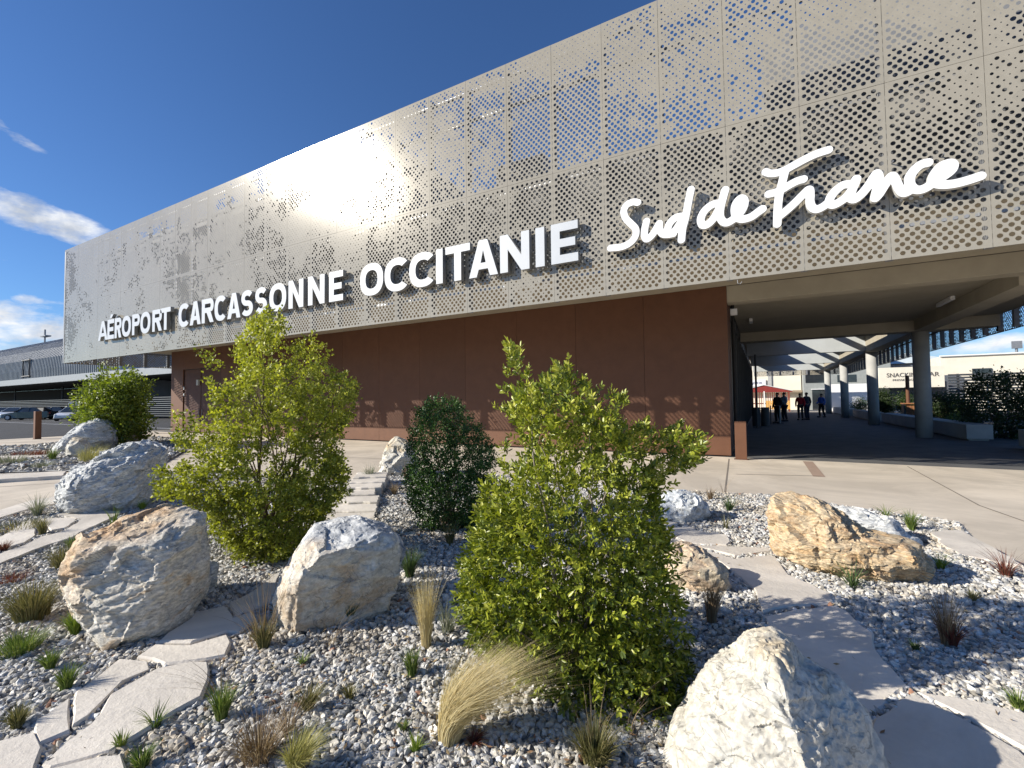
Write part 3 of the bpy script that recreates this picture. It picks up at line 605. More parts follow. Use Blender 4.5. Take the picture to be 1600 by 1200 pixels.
# ------------------------------------------------------------------ boulders
ICO = {}
def ico(n):
    if n not in ICO:
        bm = bmesh.new(); bmesh.ops.create_icosphere(bm, subdivisions=n, radius=1); bm.verts.ensure_lookup_table()
        ICO[n] = (np.array([v.co[:] for v in bm.verts]), np.array([[v.index for v in f.verts] for f in bm.faces])); bm.free()
    return ICO[n]
def rockmat(name, cols, scale=2.2, strat=(1, 1, 1), ang=(0, 0, 0), lo=.3, hi=.7, rough=.85, bump=.6, patch=None, vein=.35):
    m = bpy.data.materials.new(name); m.use_nodes = True; t = m.node_tree; b = t.nodes['Principled BSDF']; l = t.links.new; b.inputs['Roughness'].default_value = rough; b.inputs['Specular IOR Level'].default_value = .3
    tx = N(t, 'ShaderNodeTexCoord'); mpn = N(t, 'ShaderNodeMapping'); l(tx.outputs['Object'], mpn.inputs[0]); mpn.inputs['Rotation'].default_value = ang; mpn.inputs['Scale'].default_value = strat
    n = N(t, 'ShaderNodeTexNoise'); n.inputs['Scale'].default_value = scale; n.inputs['Detail'].default_value = 13; n.inputs['Roughness'].default_value = .67; n.inputs['Distortion'].default_value = .5; l(mpn.outputs[0], n.inputs[0])
    r = N(t, 'ShaderNodeValToRGB'); e = r.color_ramp.elements; e[0].position = lo; e[0].color = (*cols[0], 1); e[1].position = hi; e[1].color = (*cols[-1], 1)
    for i, c in enumerate(cols[1:-1]): k = e.new(lo+(hi-lo)*(i+1)/(len(cols)-1)); k.color = (*c, 1)
    l(n.outputs[0], r.inputs[0]); out = r.outputs[0]
    if patch:   # a differently weathered face: (object-space axis, offset, width, colour)
        ax, off, wd, pc, pc2 = patch
        dp = N(t, 'ShaderNodeVectorMath', operation='DOT_PRODUCT'); dp.inputs[1].default_value = ax; l(tx.outputs['Object'], dp.inputs[0])
        nn = N(t, 'ShaderNodeTexNoise'); nn.inputs['Scale'].default_value = 3.2; nn.inputs['Detail'].default_value = 8; l(tx.outputs['Object'], nn.inputs[0])
        ad = N(t, 'ShaderNodeMath', operation='MULTIPLY_ADD'); ad.inputs[1].default_value = .9; l(nn.outputs[0], ad.inputs[0]); l(dp.outputs['Value'], ad.inputs[2])
        mr = N(t, 'ShaderNodeMapRange'); mr.inputs[1].default_value = off+.45-wd; mr.inputs[2].default_value = off+.45+wd; l(ad.outputs[0], mr.inputs[0])
        n3 = N(t, 'ShaderNodeTexNoise'); n3.inputs['Scale'].default_value = 5; n3.inputs['Detail'].default_value = 9; l(mpn.outputs[0], n3.inputs[0])
        r3 = N(t, 'ShaderNodeValToRGB'); r3.color_ramp.elements[0].position = .38; r3.color_ramp.elements[1].position = .62; r3.color_ramp.elements[0].color = (*pc, 1); r3.color_ramp.elements[1].color = (*pc2, 1); l(n3.outputs[0], r3.inputs[0])
        mx = N(t, 'ShaderNodeMix', data_type='RGBA'); l(mr.outputs[0], mx.inputs['Factor']); l(out, mx.inputs[6]); l(r3.outputs[0], mx.inputs[7]); out = mx.outputs[2]
    n4 = N(t, 'ShaderNodeTexNoise'); n4.inputs['Scale'].default_value = 26; n4.inputs['Detail'].default_value = 6; l(mpn.outputs[0], n4.inputs[0])
    m4 = N(t, 'ShaderNodeMapRange'); m4.inputs[1].default_value = .35; m4.inputs[2].default_value = .65; m4.inputs[3].default_value = 1-vein; m4.inputs[4].default_value = 1+vein*.35; l(n4.outputs[0], m4.inputs[0])
    v4 = N(t, 'ShaderNodeVectorMath', operation='SCALE'); l(out, v4.inputs[0]); l(m4.outputs[0], v4.inputs['Scale'])
    nd = N(t, 'ShaderNodeTexNoise'); nd.inputs['Scale'].default_value = 5; nd.inputs['Detail'].default_value = 4; l(mpn.outputs[0], nd.inputs[0])
    vd = N(t, 'ShaderNodeMix', data_type='RGBA', blend_type='LINEAR_LIGHT'); vd.inputs['Factor'].default_value = .18; l(mpn.outputs[0], vd.inputs[6]); l(nd.outputs['Color'], vd.inputs[7])
    vo = N(t, 'ShaderNodeTexVoronoi', feature='DISTANCE_TO_EDGE'); vo.inputs['Scale'].default_value = 4.6; l(vd.outputs[2], vo.inputs[0])
    ck = N(t, 'ShaderNodeMapRange'); ck.inputs[1].default_value = 0; ck.inputs[2].default_value = .022; ck.inputs[3].default_value = .58; ck.inputs[4].default_value = 1; l(vo.outputs['Distance'], ck.inputs[0])
    n5 = N(t, 'ShaderNodeTexNoise'); n5.inputs['Scale'].default_value = 90; n5.inputs['Detail'].default_value = 5; n5.inputs['Roughness'].default_value = .7; l(tx.outputs['Object'], n5.inputs[0])
    m5 = N(t, 'ShaderNodeMapRange'); m5.inputs[1].default_value = .3; m5.inputs[2].default_value = .7; m5.inputs[3].default_value = .80; m5.inputs[4].default_value = 1.12; l(n5.outputs[0], m5.inputs[0])
    mu = N(t, 'ShaderNodeMath', operation='MULTIPLY'); l(ck.outputs[0], mu.inputs[0]); l(m5.outputs[0], mu.inputs[1])
    v5 = N(t, 'ShaderNodeVectorMath', operation='SCALE'); l(v4.outputs[0], v5.inputs[0]); l(mu.outputs[0], v5.inputs['Scale'])
    v6 = N(t, 'ShaderNodeVectorMath', operation='MULTIPLY'); v6.inputs[1].default_value = (1.03, 1.0, .93); l(v5.outputs[0], v6.inputs[0])
    l(v6.outputs[0], b.inputs['Base Color'])
    n2 = N(t, 'ShaderNodeTexNoise'); n2.inputs['Scale'].default_value = 14; n2.inputs['Detail'].default_value = 12; n2.inputs['Roughness'].default_value = .7; l(mpn.outputs[0], n2.inputs[0])
    bp = N(t, 'ShaderNodeBump'); bp.inputs['Strength'].default_value = bump; bp.inputs['Distance'].default_value = .03; l(n2.outputs[0], bp.inputs['Height']); l(bp.outputs[0], b.inputs['Normal'])
    return m
occl = []
def frame(px, py, push=0., z=GZ):
    p = gp(px, py, z); v = p-O; v[2] = 0; v /= np.linalg.norm(v); C = p+v*push; C[2] = 0; return C, np.array([v[1], -v[0], 0]), v
def planept(C, v, x, y):
    d = wray(x, y); t = ((C-O)@v)/(d@v); return O+t*d
def boulder(label, base, outline, D, m, push=None, sub=6, planes=(), amp=.05, famp=3., sdir=(0, 0, 1), samp=0., sfreq=9, seed=0, nrand=9, n=2.8, group=None, ridge_=.5, fs=(1, 1, 1)):
    C, rr, vv = frame(*base, push=D*.75 if push is None else push)
    P2 = np.array([[(q-C)@rr, q[2]] for q in (planept(C, vv, x, y) for x, y in outline)])
    P2[:, 1] = np.maximum(P2[:, 1], -.12)
    c0 = (P2.min(0)+P2.max(0))/2; n_ = len(P2)
    dense = np.concatenate([P2[i]+(P2[(i+1) % n_]-P2[i])*np.linspace(0, 1, 30, endpoint=False)[:, None] for i in range(n_)])-c0
    th = np.arctan2(dense[:, 1], dense[:, 0]); rd = np.hypot(dense[:, 0], dense[:, 1]); o_ = np.argsort(th); th = th[o_]; rd = rd[o_]
    dirs, tris = ico(sub); l = np.hypot(dirs[:, 0], dirs[:, 2]); Rp = np.interp(np.arctan2(dirs[:, 2], dirs[:, 0]), np.r_[th-2*math.pi, th, th+2*math.pi], np.r_[rd, rd, rd])
    r = ((l/Rp)**n+(np.abs(dirs[:, 1])/D)**n)**(-1/n)
    rs = np.random.default_rng(seed+5); sz = rd.mean()
    pl = [(np.array(a, float)/np.linalg.norm(a), o) for a, o in planes]
    for i in range(nrand):
        a = rs.normal(size=3)*np.array([.8, .5, .7]); a[1] = -abs(a[1])-.45 if i % 3 else abs(a[1])+.6; pl.append((a/np.linalg.norm(a), rs.uniform(.74, .9)))
    P = dirs*r[:, None]
    for a, o in pl:
        s = (P@a).max()*o; q = dirs@a; k = q > 1e-3; rr_ = np.full(len(r), 1e9); rr_[k] = s/q[k]; r = np.minimum(r, rr_)
    P = dirs*r[:, None]
    for (cnt, lim, tilt), f_ in zip(((38, .085, .34), (230, .03, .42), (900, .012, .5)) if sub >= 7 else ((30, .08, .34), (120, .03, .42)), fs):
        lim *= f_
        ii = rs.choice(len(P), cnt, replace=False); q = P[ii]; n0 = q/np.array([sz, D, sz])**2; n0 /= np.linalg.norm(n0, axis=1)[:, None]; n0 = n0+rs.normal(size=n0.shape)*tilt*np.array([1, 1, 1]); n0 /= np.linalg.norm(n0, axis=1)[:, None]
        st_ = q*np.array([1, 1, 1.9]); Ps = P*np.array([1, 1, 1.9])+.05*sz*(fbm(P*5/sz+seed, 2)-.5)[:, None]; best = np.zeros(len(P), int); bd = np.full(len(P), 1e9)
        for a in range(cnt):
            d2 = ((Ps-st_[a])**2).sum(1); m_ = d2 < bd; bd[m_] = d2[m_]; best[m_] = a
        num = (q*n0).sum(1)[best]; den = np.maximum((dirs*n0[best]).sum(1), .25); r = r+np.clip(num/den-r, -lim*sz, lim*sz*.75)
        P = dirs*r[:, None]
    sc = famp/sz
    off = seed*7.7
    dsp = .35*(ridge(P*sc*.8+off, 5, .6)-.55)*ridge_+.5*(fbm(P*sc*1.3+off+9, 6, .62)-.5)
    sd = np.array(sdir, float); sd /= np.linalg.norm(sd)
    if samp:
        w_ = P@sd/sz*sfreq+2.2*fbm(P*sc*.5+off, 3); fr = w_-np.floor(w_); dsp = dsp+samp*(np.minimum(fr*1.25, 1)*1-np.clip((fr-.8)*5, 0, 1)-.5)*(.4+vn(P*sc*.6+3+off))
    P = P+dirs*(dsp*amp*sz*2)[:, None]
    P[:, 0] += c0[0]; P[:, 2] += c0[1]
    W = C+P[:, :1]*rr+P[:, 1:2]*vv+P[:, 2:3]*np.array([0, 0, 1])
    occl.append((C[:2]+c0[0]*rr[:2], max(np.ptp(P2[:, 0])/2*.8, .05), D*.8, rr[:2], vv[:2]))
    me = npmesh('boulder', W, tris); o = link('boulder', me, m, None, (C[0]+c0[0]*rr[0], C[1]+c0[0]*rr[1], 0), smooth=True)
    try:
        me.set_sharp_from_angle(angle=math.radians(38))
    except Exception: pass
    return tag(o, label, 'boulder', group)
W_ = (.62, .60, .56); Gb = (.30, .335, .40); Ww = (.72, .71, .68); TAN = (.42, .27, .15); OR = (.50, .27, .10)
rm_big = rockmat('rock_tan_white', [(.34, .23, .15), (.62, .50, .37), (.76, .73, .67), (.62, .60, .57), (.78, .76, .73), (.66, .54, .42)], 3.0, (1, 1, 2.6), (.2, .75, 0), patch=((-.62, -.1, .45), .22, .10, (.58, .40, .25), (.72, .61, .48)), bump=.8)
rm_mid = rockmat('rock_blue_white', [(.50, .47, .42), (.68, .66, .62), (.54, .44, .34), (.70, .68, .64)], 2.4, (1, 1, 1.6), (0, .3, 0), patch=((.1, .55, .75), .30, .08, (.34, .37, .43), (.74, .76, .79)), vein=.22)
rm_grey = rockmat('rock_grey_veined', [(.32, .35, .39), (.66, .68, .71), (.48, .51, .55), (.80, .82, .84), (.58, .60, .63)], 2.6, (1, 1, 3.4), (.15, .55, .1))
rm_white = rockmat('rock_white', [(.42, .42, .41), (.62, .615, .59), (.55, .53, .49), (.68, .675, .65)], 4., (1, 1, 1.3), (.4, .4, 0), patch=((.2, .1, 1.1), .54, .04, (.52, .43, .31), (.64, .60, .52)), bump=.5, vein=.22)
rm_tan = rockmat('rock_golden', [(.33, .22, .14), (.56, .40, .24), (.62, .52, .38), (.45, .31, .19), (.60, .50, .38)], 4.2, (1, 1, 3.0), (.3, -.5, .2), patch=((-.5, -.2, .1), .75, .08, (.56, .34, .12), (.60, .42, .2)))
rm_cream = rockmat('rock_cream', [(.45, .36, .25), (.62, .55, .44), (.52, .40, .30), (.66, .61, .54)], 5, (1, 1, 2), (.2, .2, 0))
boulder('large tan and white split boulder at the left, in front of the yellow-green shrub', (215, 1003), [(100, 905), (103, 880), (118, 850), (135, 833), (175, 825), (215, 812), (262, 793), (300, 790), (316, 805), (321, 870), (322, 905), (310, 940), (296, 958), (272, 978), (245, 1003), (210, 1012), (170, 1008), (150, 1003), (138, 985), (112, 962), (98, 940)], .42, rm_big, sub=7, planes=[((-.55, -1, .3), .72), ((-.3, -.45, 1), .80), ((-1, -.35, 0), .86), ((.75, -.8, -.1), .80)], n=3.4, amp=.045, samp=.18, sdir=(-.5, -.15, 1), sfreq=9, seed=3, famp=5, nrand=2, push=.35, ridge_=.9, fs=(.7, .45, .4))
boulder('small white boulder chip leaning against the right end of the large tan boulder', (322, 935), [(296, 925), (305, 890), (322, 872), (341, 884), (338, 905), (325, 935), (300, 948)], .12, rm_grey, sub=5, seed=31, push=.12, nrand=4)
boulder('rounded white and blue-grey boulder with a flat shaded front, centre left', (515, 988), [(424, 975), (430, 930), (450, 885), (475, 850), (492, 826), (530, 817), (575, 812), (612, 824), (627, 850), (624, 895), (605, 922), (600, 950), (575, 970), (520, 990), (480, 994), (440, 990)], .36, rm_mid, sub=7, planes=[((.12, -1, -.1), .70), ((-.9, -.6, 0), .84), ((-.1, -.35, 1), .87)], amp=.05, seed=12, famp=3.5, nrand=3, push=.3, n=3.2, fs=(.35, .35, .4))
boulder('big blue-grey veined boulder beside the walkway on the left', (170, 800), [(93, 770), (97, 750), (120, 735), (150, 715), (190, 698), (230, 691), (253, 692), (256, 720), (252, 760), (240, 798), (170, 806), (120, 804), (97, 798)], .75, rm_grey, sub=7, planes=[((-.2, -.7, 1), .84), ((.1, -1, .1), .85)], amp=.06, samp=.3, sdir=(-.55, -.2, 1), sfreq=6.5, seed=21, famp=3.6, nrand=4)
boulder('white peaked boulder in the bottom right foreground', (1220, 1290), [(1044, 1160), (1056, 1125), (1088, 1080), (1096, 1060), (1134, 1036), (1164, 1012), (1184, 1003), (1213, 1006), (1240, 1030), (1262, 1064), (1326, 1096), (1360, 1135), (1400, 1205), (1420, 1300), (1400, 1420), (1100, 1420), (1046, 1300)], .34, rm_white, sub=7, planes=[((-.25, -1, .35), .74), ((.95, -.55, .5), .66), ((-.8, -.3, .8), .86)], amp=.055, samp=.08, sdir=(.6, 0, .5), sfreq=7, seed=41, famp=5., nrand=2, push=.22, ridge_=.9, fs=(.35, .45, .5))
boulder('long golden brown boulder lying in the gravel on the right', (1330, 907), [(1205, 845), (1203, 790), (1212, 777), (1240, 775), (1270, 782), (1312, 806), (1345, 832), (1372, 838), (1400, 842), (1430, 852), (1450, 875), (1452, 895), (1430, 908), (1390, 912), (1340, 906), (1290, 886), (1250, 870), (1215, 857)], .36, rm_tan, sub=7, planes=[((.2, -1, .55), .82), ((.25, -.1, 1), .9)], amp=.07, samp=.15, sdir=(.4, -.5, 1), sfreq=7, seed=52, famp=4.5, nrand=3)
boulder('low grey-white boulder behind the golden one', (1390, 868), [(1270, 830), (1285, 797), (1320, 795), (1365, 803), (1400, 818), (1440, 850), (1450, 872), (1380, 880), (1300, 868)], .25, rm_grey, sub=6, seed=61, push=.5, nrand=5)
boulder('small bluish white boulder behind the big shrub beside the path', (1070, 817), [(1016, 812), (1026, 785), (1045, 769), (1076, 769), (1096, 780), (1106, 793), (1112, 805), (1085, 816), (1050, 820), (1025, 820)], .28, rockmat('rock_icy', [(.36, .42, .52), (.64, .68, .73), (.72, .73, .74)], 3, bump=.7), sub=6, seed=71, nrand=5, amp=.07)
boulder('cream boulder with an orange hollow between the big shrub and the path', (1090, 928), [(1030, 880), (1042, 855), (1060, 850), (1085, 856), (1112, 872), (1135, 893), (1139, 912), (1118, 930), (1085, 930), (1055, 912), (1034, 900)], .2, rm_cream, sub=6, seed=81, nrand=3, planes=[((.1, -.6, 1), .8), ((-.1, -1, -.2), .8)])
boulder('pale pointed boulder on the plaza edge left of the dark shrub', (620, 744), [(590, 744), (598, 716), (607, 695), (618, 683), (634, 690), (648, 705), (652, 744), (620, 750)], .4, rm_white, sub=6, seed=91, nrand=4, planes=[((-.6, -1, .5), .78)])
boulder('grey boulder under the far shrub by the car park', (115, 708), [(82, 702), (98, 686), (120, 668), (150, 654), (178, 660), (182, 700), (130, 714), (90, 708)], .8, rm_grey, sub=6, seed=101, nrand=6)
boulder('upright white boulder below the far shrub', (120, 716), [(103, 714), (104, 697), (114, 685), (135, 685), (141, 700), (138, 716), (118, 720)], .4, rm_white, sub=5, seed=111, nrand=5)
boulder('brown boulder on the right side of the far shrub', (205, 699), [(192, 694), (198, 676), (210, 670), (217, 690), (208, 702)], .4, rm_tan, sub=5, seed=121, nrand=4)
# ------------------------------------------------------------------ gravel
def gravel():
    allv = []; allt = []; allc = []; base = 0
    dA, tA = ico(1)
    Ov = np.array([(1, 0, 0), (-1, 0, 0), (0, 1, 0), (0, -1, 0), (0, 0, 1), (0, 0, -1)], float); Ot = np.array([(0, 2, 4), (2, 1, 4), (1, 3, 4), (3, 0, 4), (2, 0, 5), (1, 2, 5), (3, 1, 5), (0, 3, 5)])
    def scatter(poly, dens, size, dmin, dmax, T, layer):
        b = np.array(poly); lo = b.min(0); hi = b.max(0); n = int((hi-lo).prod()*dens); P = lo+(hi-lo)*rng.random((n, 2)); P = P[inpoly(P, poly)]
        rel = np.c_[P, np.zeros(len(P))]-np.array([0, 0, 0]); dep = rel@np.array([cf[0], cf[1], 0]); lat = rel@cr
        k = (dep > dmin) & (dep <= dmax) & (np.abs(lat) < dep*1.22+.8) & (edist(P, poly) > .03); P = P[k]
        for s in slabs:
            s_ = np.array(s); bb = (P > s_.min(0)).all(1) & (P < s_.max(0)).all(1)
            if bb.any():
                i = np.nonzero(bb)[0]; ins = inpoly(P[i], s) & (edist(P[i], s) > .012); P = np.delete(P, i[ins], 0)
        for C, a, c, rr, vv in occl:
            q = P-C; P = P[((q@rr)/(a*.8))**2+((q@vv)/(c*.8))**2 > 1]
        return P
    for poly, dens, size, d0, d1, tpl in ((main_bed, 3100, .0158, .6, 2.9, 0), (main_bed, 1900, .0185, 2.9, 4.6, 0), (main_bed, 1150, .022, 4.6, 10.5, 1), (far_bed, 90, .06, 8, 30, 1)):
        P = scatter(poly, dens, size, d0, d1, tpl, 0); n = len(P); D, T = (dA, tA) if tpl == 0 else (Ov, Ot); nv = len(D)
        z = terr(P[:, 0], P[:, 1])
        s = size*rng.uniform(.55, 1.35, (n, 1))*np.array([1.15, .95, .72])*rng.uniform(.6, 1.4, (n, 3))
        V = D[None]*(1+rng.uniform(-.3, .3, (n, nv, 1)))*s[:, None, :]
        a, b_, c = rng.uniform(0, 6.28, n), rng.uniform(-.7, .7, n), rng.uniform(-.7, .7, n)
        for ax, an in ((0, b_), (1, c), (2, a)):
            i, j = [(1, 2), (2, 0), (0, 1)][ax]; ci, si = np.cos(an)[:, None], np.sin(an)[:, None]; vi, vj = V[:, :, i].copy(), V[:, :, j].copy(); V[:, :, i] = vi*ci-vj*si; V[:, :, j] = vi*si+vj*ci
        V[:, :, 0] += P[:, :1]; V[:, :, 1] += P[:, 1:2]; V[:, :, 2] += (z+size*rng.uniform(.05, 1.0, n))[:, None]
        u = rng.random(n); g_ = np.where(u < .10, rng.uniform(.2, .3, n), np.where(u < .7, rng.uniform(.36, .56, n), rng.uniform(.58, .76, n)))
        tint_ = np.where((rng.random(n) < .5)[:, None], [[1.01, 1.0, .97]], [[1.07, 1.0, .88]]); colr = g_[:, None]*tint_*.86
        br = rng.random(n) < .006; colr[br] = [.32, .17, .11]
        dirt = fbm(np.c_[P*1.3, 0*P[:, 0]]+31, 4, .6)+rng.normal(0, .03, n) > .62; colr[dirt] *= [.92, .87, .80]
        allv.append(V.reshape(-1, 3)); allt.append((T[None]+(np.arange(n)*nv)[:, None, None]+base).reshape(-1, 3)); allc.append(np.repeat(colr, nv, 0)); base += n*nv
    me = npmesh('gravel', np.concatenate(allv), np.concatenate(allt), np.concatenate(allc)); me.shade_flat()
    o = link('gravel', me, attrmat('pebble', rough=.75, var=.25, nscale=55, bump=.3), None, (0, 0, 0)); tag(o, kind='stuff', label='loose white and grey crushed stone covering the planting beds', cat='gravel')
    print('gravel pebbles', base)
gravel()
def litter():
    P = []
    for (bx, by, sp, n) in ((890, 1120, .55, 420), (410, 865, .6, 260), (700, 835, .5, 200), (470, 1150, .5, 220), (60, 1000, .5, 160), (1200, 900, 1.2, 160), (640, 1000, .8, 200)):
        c = gp(bx, by)[:2]; P.append(c+rng.normal(size=(n, 2))*sp)
    P = np.concatenate(P); P = P[inpoly(P, main_bed)]; n = len(P); z = terr(P[:, 0], P[:, 1])+.026+rng.uniform(0, .008, n)
    B = np.c_[P, z]; a = rng.uniform(0, 6.28, n); d = np.c_[np.cos(a), np.sin(a), rng.normal(0, .2, n)]; nn = np.c_[rng.normal(0, .35, n), rng.normal(0, .35, n), np.ones(n)]
    l = rng.uniform(.012, .04, n); w_ = l*rng.uniform(.12, .5, n)
    c = np.array([(.22, .13, .07), (.34, .25, .13), (.13, .09, .05), (.40, .34, .2)])[rng.integers(0, 4, n)]
    d = d/np.linalg.norm(d, axis=1)[:, None]; nn = nn-(nn*d).sum(1)[:, None]*d; nn /= np.linalg.norm(nn, axis=1)[:, None]; s = np.cross(d, nn)
    V = np.stack([B, B+.5*l[:, None]*d+.5*w_[:, None]*s, B+l[:, None]*d+.1*l[:, None]*nn, B+.5*l[:, None]*d-.5*w_[:, None]*s], 1).reshape(-1, 3); b = (np.arange(n)*4)[:, None]
    o = link('leaf_litter', npmesh('leaf_litter', V, np.concatenate([b+np.array([0, 1, 2]), b+np.array([0, 2, 3])]), np.repeat(c, 4, 0)), attrmat('litter', rough=.9, var=.2), None, (0, 0, 0)); tag(o, kind='stuff', label='dry brown leaf litter and twigs strewn over the gravel', cat='leaf litter')
litter()
# ------------------------------------------------------------------ shrubs
def nrm(a): return a/np.maximum(np.linalg.norm(a, axis=-1, keepdims=True), 1e-9)
def leafmesh(name, P, d, n, l, w_, col, big=False, fold=.18):
    n = nrm(n-(n*d).sum(-1, keepdims=True)*d); s = np.cross(d, n); l = l[:, None]; w_ = w_[:, None]; k = len(P)
    if big:
        V = np.stack([P, P+.28*l*d+.42*w_*s+fold*w_*n, P+.68*l*d+.46*w_*s+fold*w_*n*.9-.03*l*n, P+l*d-.08*l*n, P+.68*l*d-.46*w_*s+fold*w_*n*.9-.03*l*n, P+.28*l*d-.42*w_*s+fold*w_*n], 1)
        b = (np.arange(k)*6)[:, None]; Q = np.concatenate([b+np.array([0, 1, 2, 3]), b+np.array([0, 3, 4, 5])]); me = npmesh(name, V.reshape(-1, 3), None, np.repeat(col, 6, 0), Q)
    else:
        V = np.stack([P, P+.5*l*d+.5*w_*s+fold*w_*n, P+l*d, P+.5*l*d-.5*w_*s+fold*w_*n], 1)
        b = (np.arange(k)*4)[:, None]; T = np.concatenate([b+np.array([0, 1, 2]), b+np.array([0, 2, 3])]); me = npmesh(name, V.reshape(-1, 3), T, np.repeat(col, 4, 0))
    return me
def shrub(label, name, base, outline, D, push, ncl, per, ll, lw, spread, cols, kind='small', stems=18, stemr=.012, seed=1, group=None, mt='leaf', transl=.3, rough=.5, shell=.5, stemcol=None, bend=.5, hollow=.0, spec=.5, loose=0., young=0.):
    rs = np.random.default_rng(seed); C, rr, vv = frame(*base, push=push); zb = GZ
    pts = [planept(C, vv, x, y) for x, y in outline]; P2 = [((q-C)@rr, q[2]) for q in pts]; A = np.array(P2); lo, hi = A.min(0), A.max(0)
    S = np.empty((0, 2))
    while len(S) < ncl*3:
        q = lo+(hi-lo)*rs.random((ncl*6, 2)); S = np.concatenate([S, q[inpoly(q, P2)]])
    e = edist(S, P2); em = np.percentile(e, 96)
    keep = rs.random(len(S)) < np.clip(.85+.15*(e/em), .3, 1); S = S[keep][:ncl]; e = e[keep][:ncl]; ncl = len(S)
    t = np.clip(e/em, 0, 1); dv = D*np.sqrt(np.clip(1-(1-t)**2, 0.02, 1)); u = rs.random(ncl)**shell*np.where(rs.random(ncl) < .62, -1, 1); v = dv*u
    zc = lo[1]; c0 = np.array([(lo[0]+hi[0])/2, zc]); H = hi[1]-lo[1]
    K = C+S[:, :1]*rr+v[:, None]*vv+S[:, 1:2]*np.array([0, 0, 1])
    # pull clumps: value noise thins some zones -> gaps
    g_ = fbm(K*(1.8/max(H*.35, .3))+seed*3.1, 3); k2 = g_ > np.percentile(g_, hollow*100); hh_ = np.clip((K[:, 2]-lo[1])/H, 0, 1); g3 = fbm(K*(4.2/max(H*.35, .3))+seed*1.7, 2); k2 = k2 & ((g3 > np.percentile(g3, 100*loose)) | (rs.random(ncl)*.35+.36 > hh_)); K = K[k2]; S = S[k2]; v = v[k2]; ncl = len(K)
    root = C.copy(); root[2] = zb
    axis = C+rr*((lo[0]+hi[0])/2)
    out = K-axis; out[:, 2] = (K[:, 2]-(zb+H*.35))*.55; out = nrm(out+1e-6)
    up = np.array([0, 0, 1.])
    if kind == 'pinnate':
        a = nrm(out+up*.55+rs.normal(size=(ncl, 3))*.42); L_ = spread*rs.uniform(.7, 1.3, ncl); npair = per
        side = nrm(np.cross(a, rs.normal(size=(ncl, 3)))); nn = np.cross(side, a)
        f = (np.arange(npair)+.6)/npair; sg = np.array([1, -1])
        ang = np.tile(np.arange(npair)*2.4, 1)
        Pl, dl, nl, cl, ln = [], [], [], [], []
        tone = rs.random(ncl)
        for i in range(npair):
            for s_ in (1, -1):
                b = K+a*(L_*f[i])[:, None]; sd = side*math.cos(ang[i]*.35)+nn*math.sin(ang[i]*.35)
                d = nrm(sd*s_*.85+a*.75+rs.normal(size=(ncl, 3))*.16); Pl.append(b); dl.append(d); nl.append(nrm(nn+a*.3+rs.normal(size=(ncl, 3))*.35)); cl.append(tone); ln.append(ll*(1.1-.35*f[i])*rs.uniform(.8, 1.2, ncl))
        b = K+a*L_[:, None]; Pl.append(b); dl.append(a); nl.append(nn); cl.append(tone); ln.append(np.full(ncl, ll*.9))
        P = np.concatenate(Pl); d = np.concatenate(dl); n_ = np.concatenate(nl); tone = np.concatenate(cl); l_ = np.concatenate(ln)
    else:
        tone = np.repeat(rs.random(ncl), per); m = ncl*per
        ax = np.repeat(nrm(out+up*.4+rs.normal(size=(ncl, 3))*.5), per, 0); q = rs.random(m)
        P = np.repeat(K, per, 0)+ax*((q-.35)*spread*2.0)[:, None]+rs.normal(size=(m, 3))*spread*.34
        d = nrm(ax*.6+rs.normal(size=(m, 3))*.8+up*.15); n_ = nrm(rs.normal(size=(m, 3))+up*.6+np.repeat(out, per, 0)*.4); l_ = ll*rs.uniform(.65, 1.25, m)
    P[:, 2] = np.maximum(P[:, 2], zb+.01)
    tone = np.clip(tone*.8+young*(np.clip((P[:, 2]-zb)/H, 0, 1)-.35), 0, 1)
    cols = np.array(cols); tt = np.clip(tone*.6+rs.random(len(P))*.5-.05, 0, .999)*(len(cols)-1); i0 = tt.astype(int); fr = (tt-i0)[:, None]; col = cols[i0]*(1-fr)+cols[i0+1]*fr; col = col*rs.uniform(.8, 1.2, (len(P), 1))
    th = thing(name, label, 'shrub', root, group)
    link('foliage', leafmesh('foliage', P, d, n_, l_, np.full(len(P), lw)*rs.uniform(.8, 1.2, len(P)), col, big=(kind == 'pinnate')), attrmat(mt, rough=rough, transl=transl, spec=spec), th)
    mb = MB(); idx = rs.choice(ncl, min(stems, ncl), replace=False)
    for j, i in enumerate(idx):
        e_ = K[i]; r0 = root+rr*rs.normal()*.04*H+vv*rs.normal()*.03*H; r0[2] = zb-.02
        m1 = r0*(1-bend)+e_*bend; m1[:2] = r0[:2]*.62+e_[:2]*.38; m2 = r0*.2+e_*.8; m2[:2] = r0[:2]*.28+e_[:2]*.72
        R = stemr*rs.uniform(.5, 1.1); mb.tube(catmull([r0, m1+rs.normal(size=3)*.02*H, m2+rs.normal(size=3)*.02*H, e_], 4), np.linspace(R, R*.22, 13), 5, caps=False)
    build('branches', mb, mat('bark_'+(stemcol or 'brown'), *{'brown': ((.16, .11, .07), (.10, .07, .05)), 'grey': ((.33, .29, .24), (.22, .18, .14))}[stemcol or 'brown'], rough=.9, scale=20), th, smooth=True, recalc=False)
    return th
litter()
LG = [(.045, .075, .012), (.10, .16, .022), (.20, .27, .035), (.33, .37, .055)]
